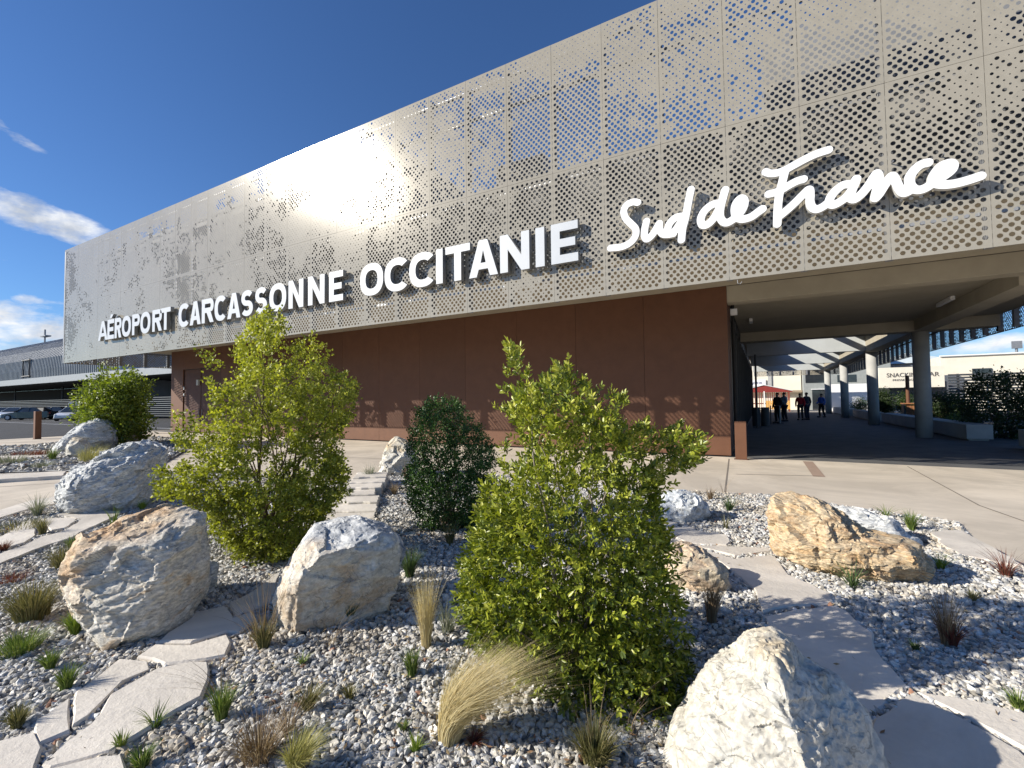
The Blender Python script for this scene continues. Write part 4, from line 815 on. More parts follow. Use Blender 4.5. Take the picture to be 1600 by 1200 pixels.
shrub('tall pistachio shrub with glossy pinnate leaves in the middle foreground', 'mastic_shrub', (900, 1122), [(732, 905), (745, 850), (760, 800), (768, 760), (795, 705), (783, 655), (776, 612), (792, 570), (800, 548), (824, 560), (836, 605), (862, 600), (876, 566), (889, 572), (892, 605), (908, 590), (922, 615), (960, 628), (985, 642), (994, 668), (1030, 684), (1060, 672), (1090, 690), (1078, 722), (1040, 748), (1012, 772), (1030, 830), (1045, 900), (1060, 980), (1066, 1060), (1040, 1122), (960, 1138), (880, 1112), (830, 1040), (775, 1000), (735, 960)],
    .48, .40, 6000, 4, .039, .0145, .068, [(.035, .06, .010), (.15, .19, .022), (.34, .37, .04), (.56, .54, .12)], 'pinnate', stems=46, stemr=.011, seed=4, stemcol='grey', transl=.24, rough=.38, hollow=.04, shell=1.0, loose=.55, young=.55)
shrub('airy yellow-green shrub with tiny leaves, tallest plant left of the centre', 'yellow_green_shrub', (415, 868), [(255, 682), (262, 652), (300, 638), (318, 655), (340, 640), (322, 590), (313, 553), (335, 555), (352, 578), (364, 560), (376, 540), (384, 500), (398, 520), (410, 486), (430, 503), (440, 498), (448, 545), (480, 528), (512, 540), (506, 570), (545, 588), (552, 640), (520, 692), (542, 760), (502, 800), (482, 842), (440, 870), (400, 872), (350, 842), (330, 802), (300, 782), (255, 772), (248, 740), (292, 722)],
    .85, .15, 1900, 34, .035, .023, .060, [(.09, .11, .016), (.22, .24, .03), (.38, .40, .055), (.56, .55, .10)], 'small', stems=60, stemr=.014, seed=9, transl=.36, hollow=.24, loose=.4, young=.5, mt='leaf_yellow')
shrub('dense dark green rounded shrub in the middle of the gravel bed', 'dark_green_shrub', (700, 832), [(636, 775), (640, 705), (648, 662), (660, 636), (685, 625), (712, 630), (735, 655), (755, 680), (772, 716), (768, 770), (748, 812), (700, 830), (662, 818)],
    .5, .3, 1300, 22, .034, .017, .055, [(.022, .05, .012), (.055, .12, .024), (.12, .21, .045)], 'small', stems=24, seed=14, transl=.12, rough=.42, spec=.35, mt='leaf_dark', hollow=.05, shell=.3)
shrub('wide feathery green shrub between boulders near the car park at the far left', 'feathery_shrub', (180, 700), [(132, 618), (146, 602), (158, 590), (163, 574), (172, 592), (200, 588), (215, 598), (230, 604), (222, 625), (226, 650), (226, 672), (205, 688), (188, 698), (148, 698), (142, 672), (130, 640)],
    1.6, .8, 560, 26, .13, .065, .27, [(.07, .11, .02), (.18, .23, .03), (.36, .40, .06)], 'small', stems=30, stemr=.04, seed=22, transl=.35, mt='leaf_mid', hollow=.1)
# ------------------------------------------------------------------ grass tufts and low plants
def tuft(label, base, hpx, kind='green', n=90, lean=(0, 0), spr=.5, name='grass_tuft', cat='grass tuft', seed=None, wmul=1., group=None, foot=None):
    seed = seed if seed is not None else int(base[0]*7+base[1]); rs = np.random.default_rng(seed)
    pal = {'green': [(.05, .10, .02), (.14, .21, .035), (.26, .30, .08)], 'blond': [(.42, .32, .14), (.62, .52, .28), (.74, .66, .42)], 'olive': [(.08, .09, .03), (.18, .17, .06), (.33, .28, .13)],
           'brown': [(.14, .09, .05), (.26, .18, .10), (.38, .30, .2)], 'red': [(.12, .03, .02), (.22, .06, .04), (.14, .09, .05)], 'grey': [(.12, .14, .09), (.22, .24, .16), (.33, .33, .26)], 'strap': [(.03, .07, .02), (.07, .12, .035), (.12, .17, .06)], 'yellow': [(.25, .25, .06), (.45, .42, .14), (.55, .5, .25)], 'lime': [(.10, .18, .02), (.2, .29, .03), (.3, .36, .06)]}[kind]
    p = gp(*base); dep = (p-O)@cf; H = hpx*dep/F; p[2] = .012+float(terr(np.array([p[0]]), np.array([p[1]]))[0])
    f = foot if foot is not None else .10*H+.01
    ln = lean[0]*cr+lean[1]*np.array([cf[0], cf[1], 0])
    n = int(n*1.5); az_ = rs.uniform(0, 2*math.pi, n); out = np.stack([np.cos(az_), np.sin(az_), 0*az_], 1); B = p+out*(rs.random(n)**.5)[:, None]*f; h = H*rs.uniform(.5, 1.05, n)*1.08; k = rs.random(n)[:, None]**.7*spr
    m = 6; t = np.linspace(0, 1, m)[None, :, None]; wd = (.0017 if kind == 'blond' else .0026 if kind in ('yellow', 'brown') else .0042)*wmul*rs.uniform(.6, 1.3, n)*max(1, (dep/4)**.8)
    X = B[:, None, :]+np.array([0, 0, 1.])*(h[:, None, None])*(t-.35*(k[:, None, :]+abs(lean[0])*.55)*t**2.2)+(out*k*h[:, None])[:, None, :]*t**1.7+ln*h[:, None, None]*t**1.9+rs.normal(size=(n, 1, 3))*.06*h[:, None, None]*t*t+np.outer(rs.normal(0, .16*abs(lean[0]), n)*h, cr)[:, None, :]*t*t
    sd = nrm(np.cross(out+rs.normal(size=(n, 3))*.5, [0, 0, 1.])); wv = wd[:, None]*np.array([1, 1, .9, .7, .45, .08])
    Lv = X+sd[:, None, :]*wv[:, :, None]/2; Rv = X-sd[:, None, :]*wv[:, :, None]/2; V = np.stack([Lv, Rv], 2).reshape(-1, 3)
    V[:, 2] = np.maximum(V[:, 2], .01)
    b = (np.arange(n)*m*2)[:, None, None]; i = (np.arange(m-1)*2)[None, :, None]; Q = (b+i+np.array([0, 1, 3, 2])).reshape(-1, 4)
    pal = np.array(pal); tt = np.clip(rs.random(n), 0, .999)*(len(pal)-1); i0 = tt.astype(int); fr = (tt-i0)[:, None]; c = pal[i0]*(1-fr)+pal[i0+1]*fr; c = np.repeat(c, m*2, 0)
    me = npmesh(name, V, None, c, Q); o = link(name, me, attrmat('blade', rough=.65, transl=.25, var=.1, backtint=(1.1, 1.1, .8)), None, p)
    return tag(o, label, cat, group)
T = tuft
T('blond feather grass sweeping to the right at the foot of the tall glossy shrub', (702, 1160), 148, 'blond', 1600, (.68, .1), .55, 'feather_grass', foot=.05)
T('upright blond feather grass tuft between the rounded boulder and the tall shrub', (666, 1012), 112, 'blond', 360, (0, 0), .22, 'feather_grass', foot=.03)
T('blond and green feather grass leaning in front of the cream boulder', (1112, 978), 76, 'brown', 200, (.12, 0), .3, 'feather_grass', foot=.03)
T('thin dry grass stalks left of the rounded boulder', (412, 1008), 135, 'brown', 45, (.05, 0), .75, 'dry_grass')
T('short yellow green tuft at the left foot of the rounded boulder', (412, 1014), 46, 'olive', 160, (0, 0), .6)
T('yellowish grass clump cut by the bottom edge left of centre', (462, 1212), 66, 'yellow', 420, (.3, 0), .7)
T('dry brown grass clump above the yellowish one near the bottom edge', (405, 1190), 70, 'brown', 260, (0, 0), 1.0, 'dry_grass', foot=.06)
T('bushy olive tuft in the gravel right of the lower left flagstones', (346, 1122), 50, 'green', 190, (0, 0), .6)
T('long thin stalks spreading from the tuft right of the lower left flagstones', (342, 1090), 85, 'brown', 16, (-.6, 0), 1.1, 'dry_grass')
T('small upright green tuft in the middle of the open gravel', (644, 1056), 40, 'green', 120, (-.05, 0), .4)
T('olive brown tuft in the gravel below the rounded boulder', (482, 1112), 40, 'olive', 140, (.1, 0), .9)
T('tiny olive tuft right of the olive brown one', (546, 1096), 24, 'olive', 70, (0, 0), .9)
T('bright green tuft at the left foot of the large tan boulder', (118, 995), 36, 'lime', 240, (0, 0), .6)
T('dark heather-like clump left of the large tan boulder', (50, 972), 62, 'olive', 460, (0, 0), .75, 'heather', foot=.09)
T('wide green clump at the left edge below the heather', (30, 1022), 34, 'green', 240, (0, 0), 1.0, foot=.10)
T('green tuft second up in the row left of the flagstone cracks', (78, 1048), 30, 'green', 150, (0, 0), .7)
T('green tuft lowest in the row left of the flagstone cracks', (104, 1080), 38, 'green', 190, (0, 0), .6)
T('reddish olive tuft on the left end of the lower flagstones', (28, 1137), 34, 'olive', 150, (0, 0), .8)
T('thin green tuft on the lower edge of the large lower left flagstone', (243, 1136), 40, 'green', 36, (.1, 0), 1.0)
T('small green tuft by the bottom flagstone joint', (190, 1170), 26, 'green', 60, (0, 0), .8)
T('leafy green tuft at the bottom edge beside the last left flagstone', (222, 1203), 36, 'green', 130, (0, 0), .7)
T('small green sprout in the gravel below centre', (630, 1146), 18, 'green', 50, (0, 0), .6)
T('pale green sprout near the bottom centre', (650, 1178), 26, 'lime', 40, (0, 0), .8)
T('dry green and blond clump at the bottom edge under the tall shrub', (930, 1196), 56, 'olive', 330, (0, 0), .8, foot=.05)
T('tall crossing dry stalks under the tall shrub', (925, 1180), 95, 'brown', 14, (0, 0), .6, 'dry_grass')
T('arching bare stalk pair between the tall shrub and the white boulder', (985, 1155), 130, 'brown', 5, (.75, 0), .2, 'dry_grass', wmul=1.4)
T('dark grass in the shade at the foot of the rounded boulder', (548, 972), 34, 'strap', 110, (0, 0), .5)
T('dark green low plant between the rounded boulder and the dark shrub', (640, 905), 46, 'strap', 200, (0, 0), .6, 'low_plant', 'plant')
T('dark tuft at the foot of the dark green shrub', (703, 852), 34, 'olive', 130, (0, 0), .6)
T('loose dry grass right of the upright feather grass', (700, 990), 60, 'grey', 60, (.2, 0), .9, 'dry_grass')
T('grey lavender plant at the top of the slab steps', (577, 757), 30, 'grey', 120, (0, 0), .6, 'lavender', 'plant')
T('brown grass tuft right of the slab steps', (616, 774), 20, 'brown', 110, (0, 0), .7)
T('dry brown grass in front of the pale pointed boulder', (634, 748), 26, 'brown', 60, (0, 0), .5, 'dry_grass')
T('spiky grey-green grass beside the walkway at the left', (58, 808), 36, 'grey', 90, (0, 0), .9)
T('small leafy plant on the upper left flagstones', (66, 836), 30, 'olive', 90, (0, 0), .5, 'low_plant', 'plant')
T('low brown ground plant along the upper left flagstones', (25, 828), 16, 'olive', 160, (0, 0), 1.4, 'low_plant', 'plant', foot=.25)
T('dark red tuft at the left edge on the flagstones', (6, 862), 18, 'red', 100, (0, 0), .8)
T('brown-red creeping plant at the left edge of the gravel', (18, 908), 14, 'red', 140, (0, 0), 1.3, 'low_plant', 'plant', foot=.1)
T('dark heather tuft behind the left side of the large tan boulder', (100, 884), 38, 'olive', 300, (0, 0), .8, 'heather', foot=.08)
T('small green tuft at the upper left shoulder of the large tan boulder', (112, 858), 22, 'green', 90, (0, 0), .7)
T('upright green plant in front of the far grey boulder', (82, 722), 22, 'green', 120, (0, 0), .5, 'low_plant', 'plant')
T('greyish plant at the left edge of the far bed', (18, 726), 18, 'grey', 140, (0, 0), .8, 'low_plant', 'plant', foot=.3)
T('green clump left of the upright plant in the far bed', (68, 732), 14, 'grey', 110, (0, 0), .9, 'low_plant', 'plant', foot=.2)
T('red flowering plant in the far bed', (60, 712), 9, 'red', 120, (0, 0), .8, 'low_plant', 'plant', foot=.25)
T('reddish brown plant left of the red flowering one', (40, 712), 9, 'red', 100, (0, 0), .8, 'low_plant', 'plant', foot=.3)
T('blond grass clump between the far shrub and the blue-grey boulder', (142, 722), 30, 'yellow', 260, (.2, 0), .7, foot=.25)
T('green tuft at the right foot of the blue-grey boulder', (222, 798), 16, 'lime', 110, (0, 0), .8)
T('small leafy sprout in front of the blue-grey boulder', (178, 818), 30, 'green', 26, (0, 0), .4, 'low_plant', 'plant')
T('green strap-leaved clump near the small bluish boulder', (1140, 800), 28, 'strap', 70, (0, 0), 1.0)
T('dry blond tuft behind the small bluish boulder', (1110, 782), 22, 'brown', 70, (0, 0), .7, 'dry_grass')
T('dry stalks rising from the strap-leaved clump', (1132, 772), 34, 'brown', 10, (.2, 0), .8, 'dry_grass')
T('thin green sprig between the bluish boulder and the golden one', (1134, 828), 24, 'olive', 20, (0, 0), .6)
T('green grass tuft at the plaza edge behind the golden boulder', (1424, 828), 30, 'green', 190, (0, 0), .6)
T('sparse green sprig left of the plaza edge tuft', (1385, 808), 24, 'green', 30, (0, 0), 1.2)
T('arching strap-leaved plant in front of the golden boulder', (1332, 920), 44, 'strap', 42, (0, 0), 1.5, 'strap_plant', 'plant', wmul=1.5)
T('small leafy sprout at the right end of the golden boulder', (1470, 892), 26, 'lime', 60, (0, 0), .8, 'low_plant', 'plant')
T('tall reddish brown twiggy plant in the gravel on the right', (1480, 1010), 98, 'brown', 120, (0, 0), .5, 'twiggy_plant', 'plant', foot=.03)
T('dark red leafy base of the twiggy plant on the right', (1488, 1012), 42, 'red', 160, (0, 0), .7, 'low_plant', 'plant')
T('reddish grass at the right edge by the path', (1572, 902), 46, 'red', 90, (0, 0), 1.3)
T('olive sprig right of the twiggy plant', (1520, 940), 20, 'olive', 50, (0, 0), .9)
T('green ground plant in the shade at the lower right edge', (1592, 1112), 30, 'green', 120, (0, 0), 1.0, 'low_plant', 'plant')
T('small dark sprout in the shaded gravel on the right', (1430, 1018), 18, 'strap', 40, (0, 0), .8)
T('dead brown leaves at the base of the sweeping feather grass', (740, 1165), 18, 'red', 90, (.4, 0), 1.2, 'dry_grass')
T('dry stems left of the sweeping feather grass', (450, 1150), 70, 'brown', 40, (.1, 0), 1.0, 'dry_grass')
T('long dry stalks in front of the rounded boulder', (515, 1010), 75, 'brown', 12, (.5, 0), .8, 'dry_grass')
T('tiny green weed in the gravel below the rounded boulder', (473, 1040), 18, 'green', 30, (0, 0), .9)
# ------------------------------------------------------------------ bollards
def bollard(label, x, y, wx, wy, h, grp='rusty bollards by the terminal'):
    t = thing('rusty_bollard', label, 'bollard', (x, y, 0), grp)
    build('post', MB().box(x-wx, x+wx, y-wy, y+wy, 0, h), RUST, t, bevel=.006)
    build('base_plate', MB().box(x-wx-.03, x+wx+.03, y-wy-.03, y+wy+.03, .001, .012), RUSTD, t)
bollard('square rusty bollard at the car park edge on the far left', -29.8, 7.95, .11, .11, 1.3)
bollard('short rusty bollard plate at the corner of the brown wall', -.52, 12.75, .13, .06, .95)
b = thing('rusty_bollard', 'rusty bollard half hidden behind the yellow-green shrub near the wall end', 'bollard', (-28.9, 11.5, 0), 'rusty bollards by the terminal')
build('post', MB().box(-29, -28.8, 11.4, 11.6, 0, 1.3), RUST, b, bevel=.006)
# ------------------------------------------------------------------ concrete benches under the canopy
for lab, x0, x1, y0, y1 in (('long grey concrete bench behind the nearest column', 5.95, 6.6, 20.8, 33.4), ('grey concrete bench behind the second column', 5.75, 6.3, 34.6, 41.5), ('grey concrete bench farthest along the columns', 5.7, 6.2, 43, 52), ('concrete bench end cut by the right edge of the picture', 6.35, 6.95, 12.2, 18.4)):
    o = build('concrete_bench', MB().box(x0, x1, y0, y1, .06, .54).box(x0+.08, x1-.08, y0+.08, y1-.08, 0, .058), BCOLD, origin=((x0+x1)/2, (y0+y1)/2, 0), bevel=.008); tag(o, lab, 'bench')
# ------------------------------------------------------------------ people
SK = mat('skin', (.28, .17, .12), (.24, .14, .1), rough=.6)
def skin(name, verts, edges, radii, m, parent, sub=1):
    me = bpy.data.meshes.new('t'); me.from_pydata(verts, edges, []); o = bpy.data.objects.new('t', me); COL.objects.link(o)
    o.modifiers.new('s', 'SKIN'); s = o.modifiers.new('u', 'SUBSURF'); s.levels = sub; s.render_levels = sub
    for i, r in enumerate(radii): me.skin_vertices[0].data[i].radius = (r, r*.85) if not isinstance(r, tuple) else r
    me.skin_vertices[0].data[0].use_root = True
    dg = bpy.context.evaluated_depsgraph_get(); m2 = bpy.data.meshes.new_from_object(o.evaluated_get(dg)); bpy.data.objects.remove(o); m2.name = name; return m2
def person(label, x, y, face, h, shirt, trousers, hair=(.02, .015, .012), pose='stand', group='people standing in the passage'):
    t = thing('person', label, 'person', (x, y, 0), group); k = h/1.75
    sw = .10 if pose == 'walk' else .03
    J = {'pel': (0, 0, .95), 'chest': (0, 0, 1.28), 'neck': (0, 0, 1.47), 'nk2': (0, .01, 1.53), 'head': (0, .02, 1.63), 'top': (0, .02, 1.70),
         'hl': (.10, 0, .90), 'kl': (.095, sw+.02, .49), 'al': (.10, sw*.9-.04, .08), 'fl': (.12, sw*.9+.12, .03), 'hr': (-.10, 0, .90), 'kr': (-.095, -sw*.3+.03, .49), 'ar': (-.10, -sw*1.5-.03, .08), 'fr': (-.12, -sw*1.5+.12, .03),
         'sl': (.18, 0, 1.42), 'el': (.25, -.03, 1.13), 'wl': (.23, .10, .90), 'dl': (.22, .14, .82), 'sr': (-.18, 0, 1.42), 'er': (-.25, -.03, 1.13), 'wr': (-.23, .10, .90), 'dr': (-.22, .14, .82)}
    if pose == 'phone': J['wr'] = (-.10, .22, 1.22); J['dr'] = (-.06, .26, 1.30); J['er'] = (-.24, .03, 1.12)
    if pose == 'walk': J['wl'] = (.22, .22, 1.02); J['dl'] = (.20, .29, .99)
    R = dict(pel=(.14, .10), chest=(.15, .10), neck=.055, nk2=.05, head=(.075, .09), top=(.06, .07), hl=.095, kl=.068, al=.048, fl=(.04, .03), hr=.095, kr=.068, ar=.048, fr=(.04, .03), sl=.065, el=.05, wl=.028, dl=(.035, .018), sr=.065, er=.05, wr=.028, dr=(.035, .018))
    E_ = [('pel', 'chest'), ('chest', 'neck'), ('neck', 'nk2'), ('nk2', 'head'), ('head', 'top'), ('pel', 'hl'), ('hl', 'kl'), ('kl', 'al'), ('al', 'fl'), ('pel', 'hr'), ('hr', 'kr'), ('kr', 'ar'), ('ar', 'fr'), ('neck', 'sl'), ('sl', 'el'), ('el', 'wl'), ('wl', 'dl'), ('neck', 'sr'), ('sr', 'er'), ('er', 'wr'), ('wr', 'dr')]
    Mx = Matrix.Translation((x, y, 0)) @ Matrix.Rotation(face, 4, 'Z') @ Matrix.Scale(k, 4)
    def part(nm, keys, m, add, par, fix={}):
        ks = list(keys); ix = {q: i for i, q in enumerate(ks)}; ee = [(ix[a], ix[b]) for a, b in E_ if a in ix and b in ix]
        rd = []
        for q in ks: r = fix.get(q, R[q]); rd.append(tuple(z+add for z in r) if isinstance(r, tuple) else r+add)
        me = skin(nm, [J[q] for q in ks], ee, rd, m, par); me.transform(Mx); return link(nm, me, m, par, smooth=True)
    part('body', list(J), SK, 0, t)
    c = lambda n, q: mat(n+'_%.2f_%.2f_%.2f' % q, q, rough=.85)
    part('jacket', ['chest', 'pel', 'neck', 'sl', 'el', 'wl', 'sr', 'er', 'wr'], c('cloth', shirt), .022, t)
    part('trousers', ['pel', 'hl', 'kl', 'al', 'hr', 'kr', 'ar'], c('cloth', trousers), .02, t, {'pel': (.13, .10)})
    me = bpy.data.meshes.new('hair'); bm = bmesh.new(); bmesh.ops.create_icosphere(bm, subdivisions=2, radius=1)
    bmesh.ops.delete(bm, geom=[v for v in bm.verts if v.co.z < -.35 and v.co.y > -.2 or v.co.z < -.7], context='VERTS')
    for v in bm.verts: v.co = Vector((v.co.x*.088, v.co.y*.105-.005, v.co.z*.10+1.66))
    bm.to_mesh(me); bm.free(); me.transform(Mx); link('hair', me, c('hair', hair), t, smooth=True)
    mb = MB()
    for s in (.11, -.11):
        f = J['fl'] if s > 0 else J['fr']; mb.box(f[0]-.045, f[0]+.045, f[1]-.19, f[1]+.08, 0.0, .09, Mx)
    for i, s in enumerate(('fl', 'fr')):
        f = J[s]; build('shoe', MB().box(f[0]-.045, f[0]+.045, f[1]-.18, f[1]+.08, 0.0, .085, Mx), c('shoe', (.02, .02, .02)), t, bevel=.015)
    build('nose', MB().add([tuple(Mx @ Vector(p)) for p in ((-.012, .095, 1.60), (.012, .095, 1.60), (0, .125, 1.605), (0, .10, 1.65))], [(0, 1, 2), (1, 3, 2), (0, 2, 3), (0, 3, 1)]), SK, t)
    return t
person('person in a black top standing nearest in the passage, left of the group', .72, 31.0, 2.4, 1.80, (.015, .015, .018), (.02, .02, .02))
person('person in a pale blue shirt partly behind the black-clad one', 1.15, 33.6, 2.2, 1.83, (.30, .38, .48), (.02, .022, .03), pose='phone')
person('person wearing a bright red jacket in the passage', 2.13, 35.6, 2.9, 1.76, (.45, .01, .02), (.02, .018, .018))
person('person in dark navy clothes beside the red jacket', 2.52, 36.0, .6, 1.82, (.02, .03, .05), (.02, .03, .055))
person('person in a royal blue shirt walking near the far columns', 3.75, 40.4, 2.4, 1.74, (.05, .14, .50), (.012, .012, .014), pose='walk')
# slim stands near the glazing
for lab, x, y, h in (('dark slim pole with a lamp head near the glass wall of the passage', -1+.7, 26, 3.7), ('dark stanchion beside the group of people', .35, 30.2, 1.05), ('grey stanchion post in front of the person in black', .82, 30.4, 1.05)):
    t = thing('lamp_pole' if h > 2 else 'stanchion', lab, 'lamp post' if h > 2 else 'stanchion', (x, y, 0))
    build('pole', MB().tube([(x, y, 0), (x, y, h)], .05 if h > 2 else .035, 10), DARK if 'dark' in lab else GREY, t)
    build('base', MB().tube([(x, y, 0), (x, y, .03)], .18, 16), DARK, t)
    if h > 2: build('lamp_head', MB().box(x-.05, x+.5, y-.09, y+.09, h, h+.08), GREY, t, bevel=.01)
t = thing('litter_bin', 'dark pair of litter bins against the passage glazing', 'bin', (-.35, 27.6, 0))
for q in (0, .42):
    build('bin', MB().tube([(-.35+q, 27.6+q*.3, 0), (-.35+q, 27.6+q*.3, 1.0)], .2, 16), DARK, t)
# ------------------------------------------------------------------ beyond the passage: pale building, huts, wall
wb = thing('pale_building', 'pale rendered building with a long sign seen at the end of the passage', 'building', (0, 64, 0))
build('wall', MB().box(-30, 4.0, 64, 72, 0, 6.2), CREAM, wb)
build('eave', MB().box(-30, 4.05, 63.2, 64, 2.05, 2.3), mat('eave_brown', (.30, .24, .17), rough=.8), wb)
build('pilaster', MB().box(.55, .95, 63.85, 64, 2.3, 6.2), BCOLD, wb)
sgn = build('sign_board', MB().box(-3.6, .32, 63.8, 63.9, 2.85, 3.68), WHITE, wb)
mbb = MB()
def bars(mb, x, z, s, y, word):
    for ch in word:
        if ch != ' ':
            k = ord(ch) % 4; mb.box(x, x+s*.12, y, y+.02, z, z+s)
            if k != 1: mb.box(x+s*.13, x+s*.5, y, y+.02, z+s*.42, z+s*.54)
            if k != 2: mb.box(x+s*.13, x+s*.5, y, y+.02, z, z+s*.12)
            if k > 1: mb.box(x+s*.51, x+s*.62, y, y+.02, z, z+s*.7)
        x += s*.8
bars(mbb, -3.2, 3.15, .26, 63.775, 'lavrene'); bars(mbb, -1.0, 3.2, .24, 63.775, 'natos')
build('sign_letters', mbb, mat('sign_blue', (.05, .07, .22), rough=.5), sgn)
build('sign_emblem', MB().tube([(-1.35, 63.78, 3.27), (-1.35, 63.70, 3.27)], .22, 14), mat('sign_red', (.5, .04, .12), rough=.5), sgn)
gb = thing('grey_building', 'grey building with dark glazed doors behind the far columns', 'building', (6, 62, 0))
build('wall', MB().box(4.1, 12, 62, 72, 0, 6.5), mat('grey_render', (.30, .32, .31), rough=.9), gb)
build('window', MB().box(4.3, 6.6, 61.95, 61.995, 3.1, 4.6).box(7.3, 9.0, 61.95, 61.995, 3.1, 3.9), GLASS, gb)
build('door', MB().box(4.9, 6.9, 61.95, 61.995, 0, 2.3), GLASS, gb)
build('lintel', MB().box(4.8, 7.0, 61.8, 61.94, 2.32, 2.4), WHITE, gb)
wbs = thing('white_wall', 'long white rendered boundary wall beyond the far benches', 'wall', (8, 58, 0))
build('wall', MB().box(6.2, 10.2, 58, 58.3, 0, 2.8), WHITE, wbs)
RR = mat('red_roof_paint', (.26, .03, .025), (.2, .025, .02), rough=.6); RW = mat('red_wood', (.22, .05, .03), (.17, .04, .025), rough=.7); ORW = mat('orange_board', (.75, .42, .12), (.68, .36, .1), rough=.6)
def hut(x, y, wd, lab):
    t = thing('timber_hut', lab, 'hut', (x, y, 0), 'red slatted huts beyond the passage'); h = 2.15; d = 1.6
    build('roof', MB().add([(x-wd/2-.3, y-d, h), (x, y-d, h+.62), (x+wd/2+.3, y-d, h), (x-wd/2-.3, y+d, h), (x, y+d, h+.62), (x+wd/2+.3, y+d, h), (x-wd/2-.3, y-d, h-.12), (x+wd/2+.3, y-d, h-.12)], [(0, 1, 4, 3), (1, 2, 5, 4), (0, 6, 7, 2, 1), (3, 4, 5)]), RR, t)
    build('roof_trim', MB().tube([(x-wd/2-.3, y-d-.05, h+.02), (x, y-d-.05, h+.66), (x+wd/2+.3, y-d-.05, h+.02)], .04, 4), WHITE, t)
    mb = MB()
    for q in np.arange(-wd/2, wd/2+.01, .2): mb.box(x+q-.035, x+q+.035, y-d+.1, y-d+.15, .15, h-.02)
    mb.box(x-wd/2, x+wd/2, y-d+.16, y-d+.22, .8, .9).box(x-wd/2, x+wd/2, y-d+.16, y-d+.22, .25, .35)
    build('slatted_front', mb, RW, t)
    for q in (-wd/2, 0, wd/2): build('post', MB().box(x+q-.06, x+q+.06, y-d-.02, y-d+.09, 0, h), WHITE if q == 0 else RW, t)
    mb = MB()
    for q in np.arange(.15, wd/2-.1, .24): mb.box(x+q, x+q+.21, y-d-.06, y-d-.03, .25, 1.15)
    build('orange_panel', mb, ORW, t)
hut(.1, 56.5, 4.5, 'red roofed slatted timber hut with an orange panel, right of the dark pole'); hut(-4.35, 56.5, 3.4, 'red roofed slatted timber hut beside the glass wall, left of the dark pole')
def tree(lab, x, y, h, r, n, cols, seed, cat='tree', name='small_tree', trunk=.35, mt='leaf_mid', sz=.09, grp=None):
    rs = np.random.default_rng(seed); t = thing(name, lab, cat, (x, y, 0), grp); K = rs.normal(size=(n, 3)); K = nrm(K)*(rs.random((n, 1))**.4)*np.array([r, r, (h*(1-trunk))/2])*(.75+.5*fbm(K*2.2+seed, 2))[:, None]+np.array([x, y, h*trunk+h*(1-trunk)/2])
    per = 14; P = np.repeat(K, per, 0)+rs.normal(size=(n*per, 3))*sz*1.6; P[:, 2] = np.maximum(P[:, 2], .05); d = nrm(rs.normal(size=P.shape)); cols = np.array(cols); c = cols[rs.integers(0, len(cols), len(P))]*rs.uniform(.8, 1.2, (len(P), 1))
    link('crown' if cat == 'tree' else 'foliage', leafmesh('crown', P, d, nrm(rs.normal(size=P.shape)), np.full(len(P), sz), np.full(len(P), sz*.5), c), attrmat(mt, rough=.5, transl=.3), t)
    mb = MB().tube([(x, y, 0), (x+.03, y, h*.3), (x, y, h*.6)], [.03*h, .022*h, .01*h], 7)
    for i in range(6): e = K[rs.integers(n)]; mb.tube([(x, y, h*.25), ((x+e[0])/2, (y+e[1])/2, (h*.3+e[2])/2), tuple(e)], [.012*h, .008*h, .004*h], 5)
    build('trunk', mb, MATS['bark_brown'], t, smooth=True, recalc=False); return t
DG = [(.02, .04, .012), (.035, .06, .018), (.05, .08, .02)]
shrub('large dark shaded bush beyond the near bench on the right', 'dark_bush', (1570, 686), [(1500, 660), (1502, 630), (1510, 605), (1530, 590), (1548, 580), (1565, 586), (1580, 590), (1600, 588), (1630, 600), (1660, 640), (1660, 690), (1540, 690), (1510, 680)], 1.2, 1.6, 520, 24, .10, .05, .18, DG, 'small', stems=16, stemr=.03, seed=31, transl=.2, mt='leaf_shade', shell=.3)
def bush(lab, px, py, hp, r, n, cols, seed, name='low_bush'):
    p = gp(px, py, 0); dep = (p-O)@cf; tree(lab, p[0], p[1], hp*dep/F, r, n, cols, seed, 'shrub', name, .02, sz=.1)
bush('low green bush behind the near bench', 1507, 668, 16, .45, 90, [(.06, .1, .02), (.12, .16, .04)], 7)
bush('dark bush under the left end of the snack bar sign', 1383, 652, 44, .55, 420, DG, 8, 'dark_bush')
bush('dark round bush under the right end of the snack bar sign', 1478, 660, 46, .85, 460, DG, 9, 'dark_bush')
bush('small green tree between the two terrace counters', 1418, 655, 42, .5, 260, [(.03, .06, .015), (.06, .1, .02)], 13)
bush('small green bush in front of the white wall between the columns', 1314, 641, 16, .6, 160, [(.10, .15, .03), (.2, .22, .05)], 10)
bush('dark green bush left of the second column base', 1345, 646, 22, .8, 200, [(.04, .07, .02), (.07, .1, .03)], 12)
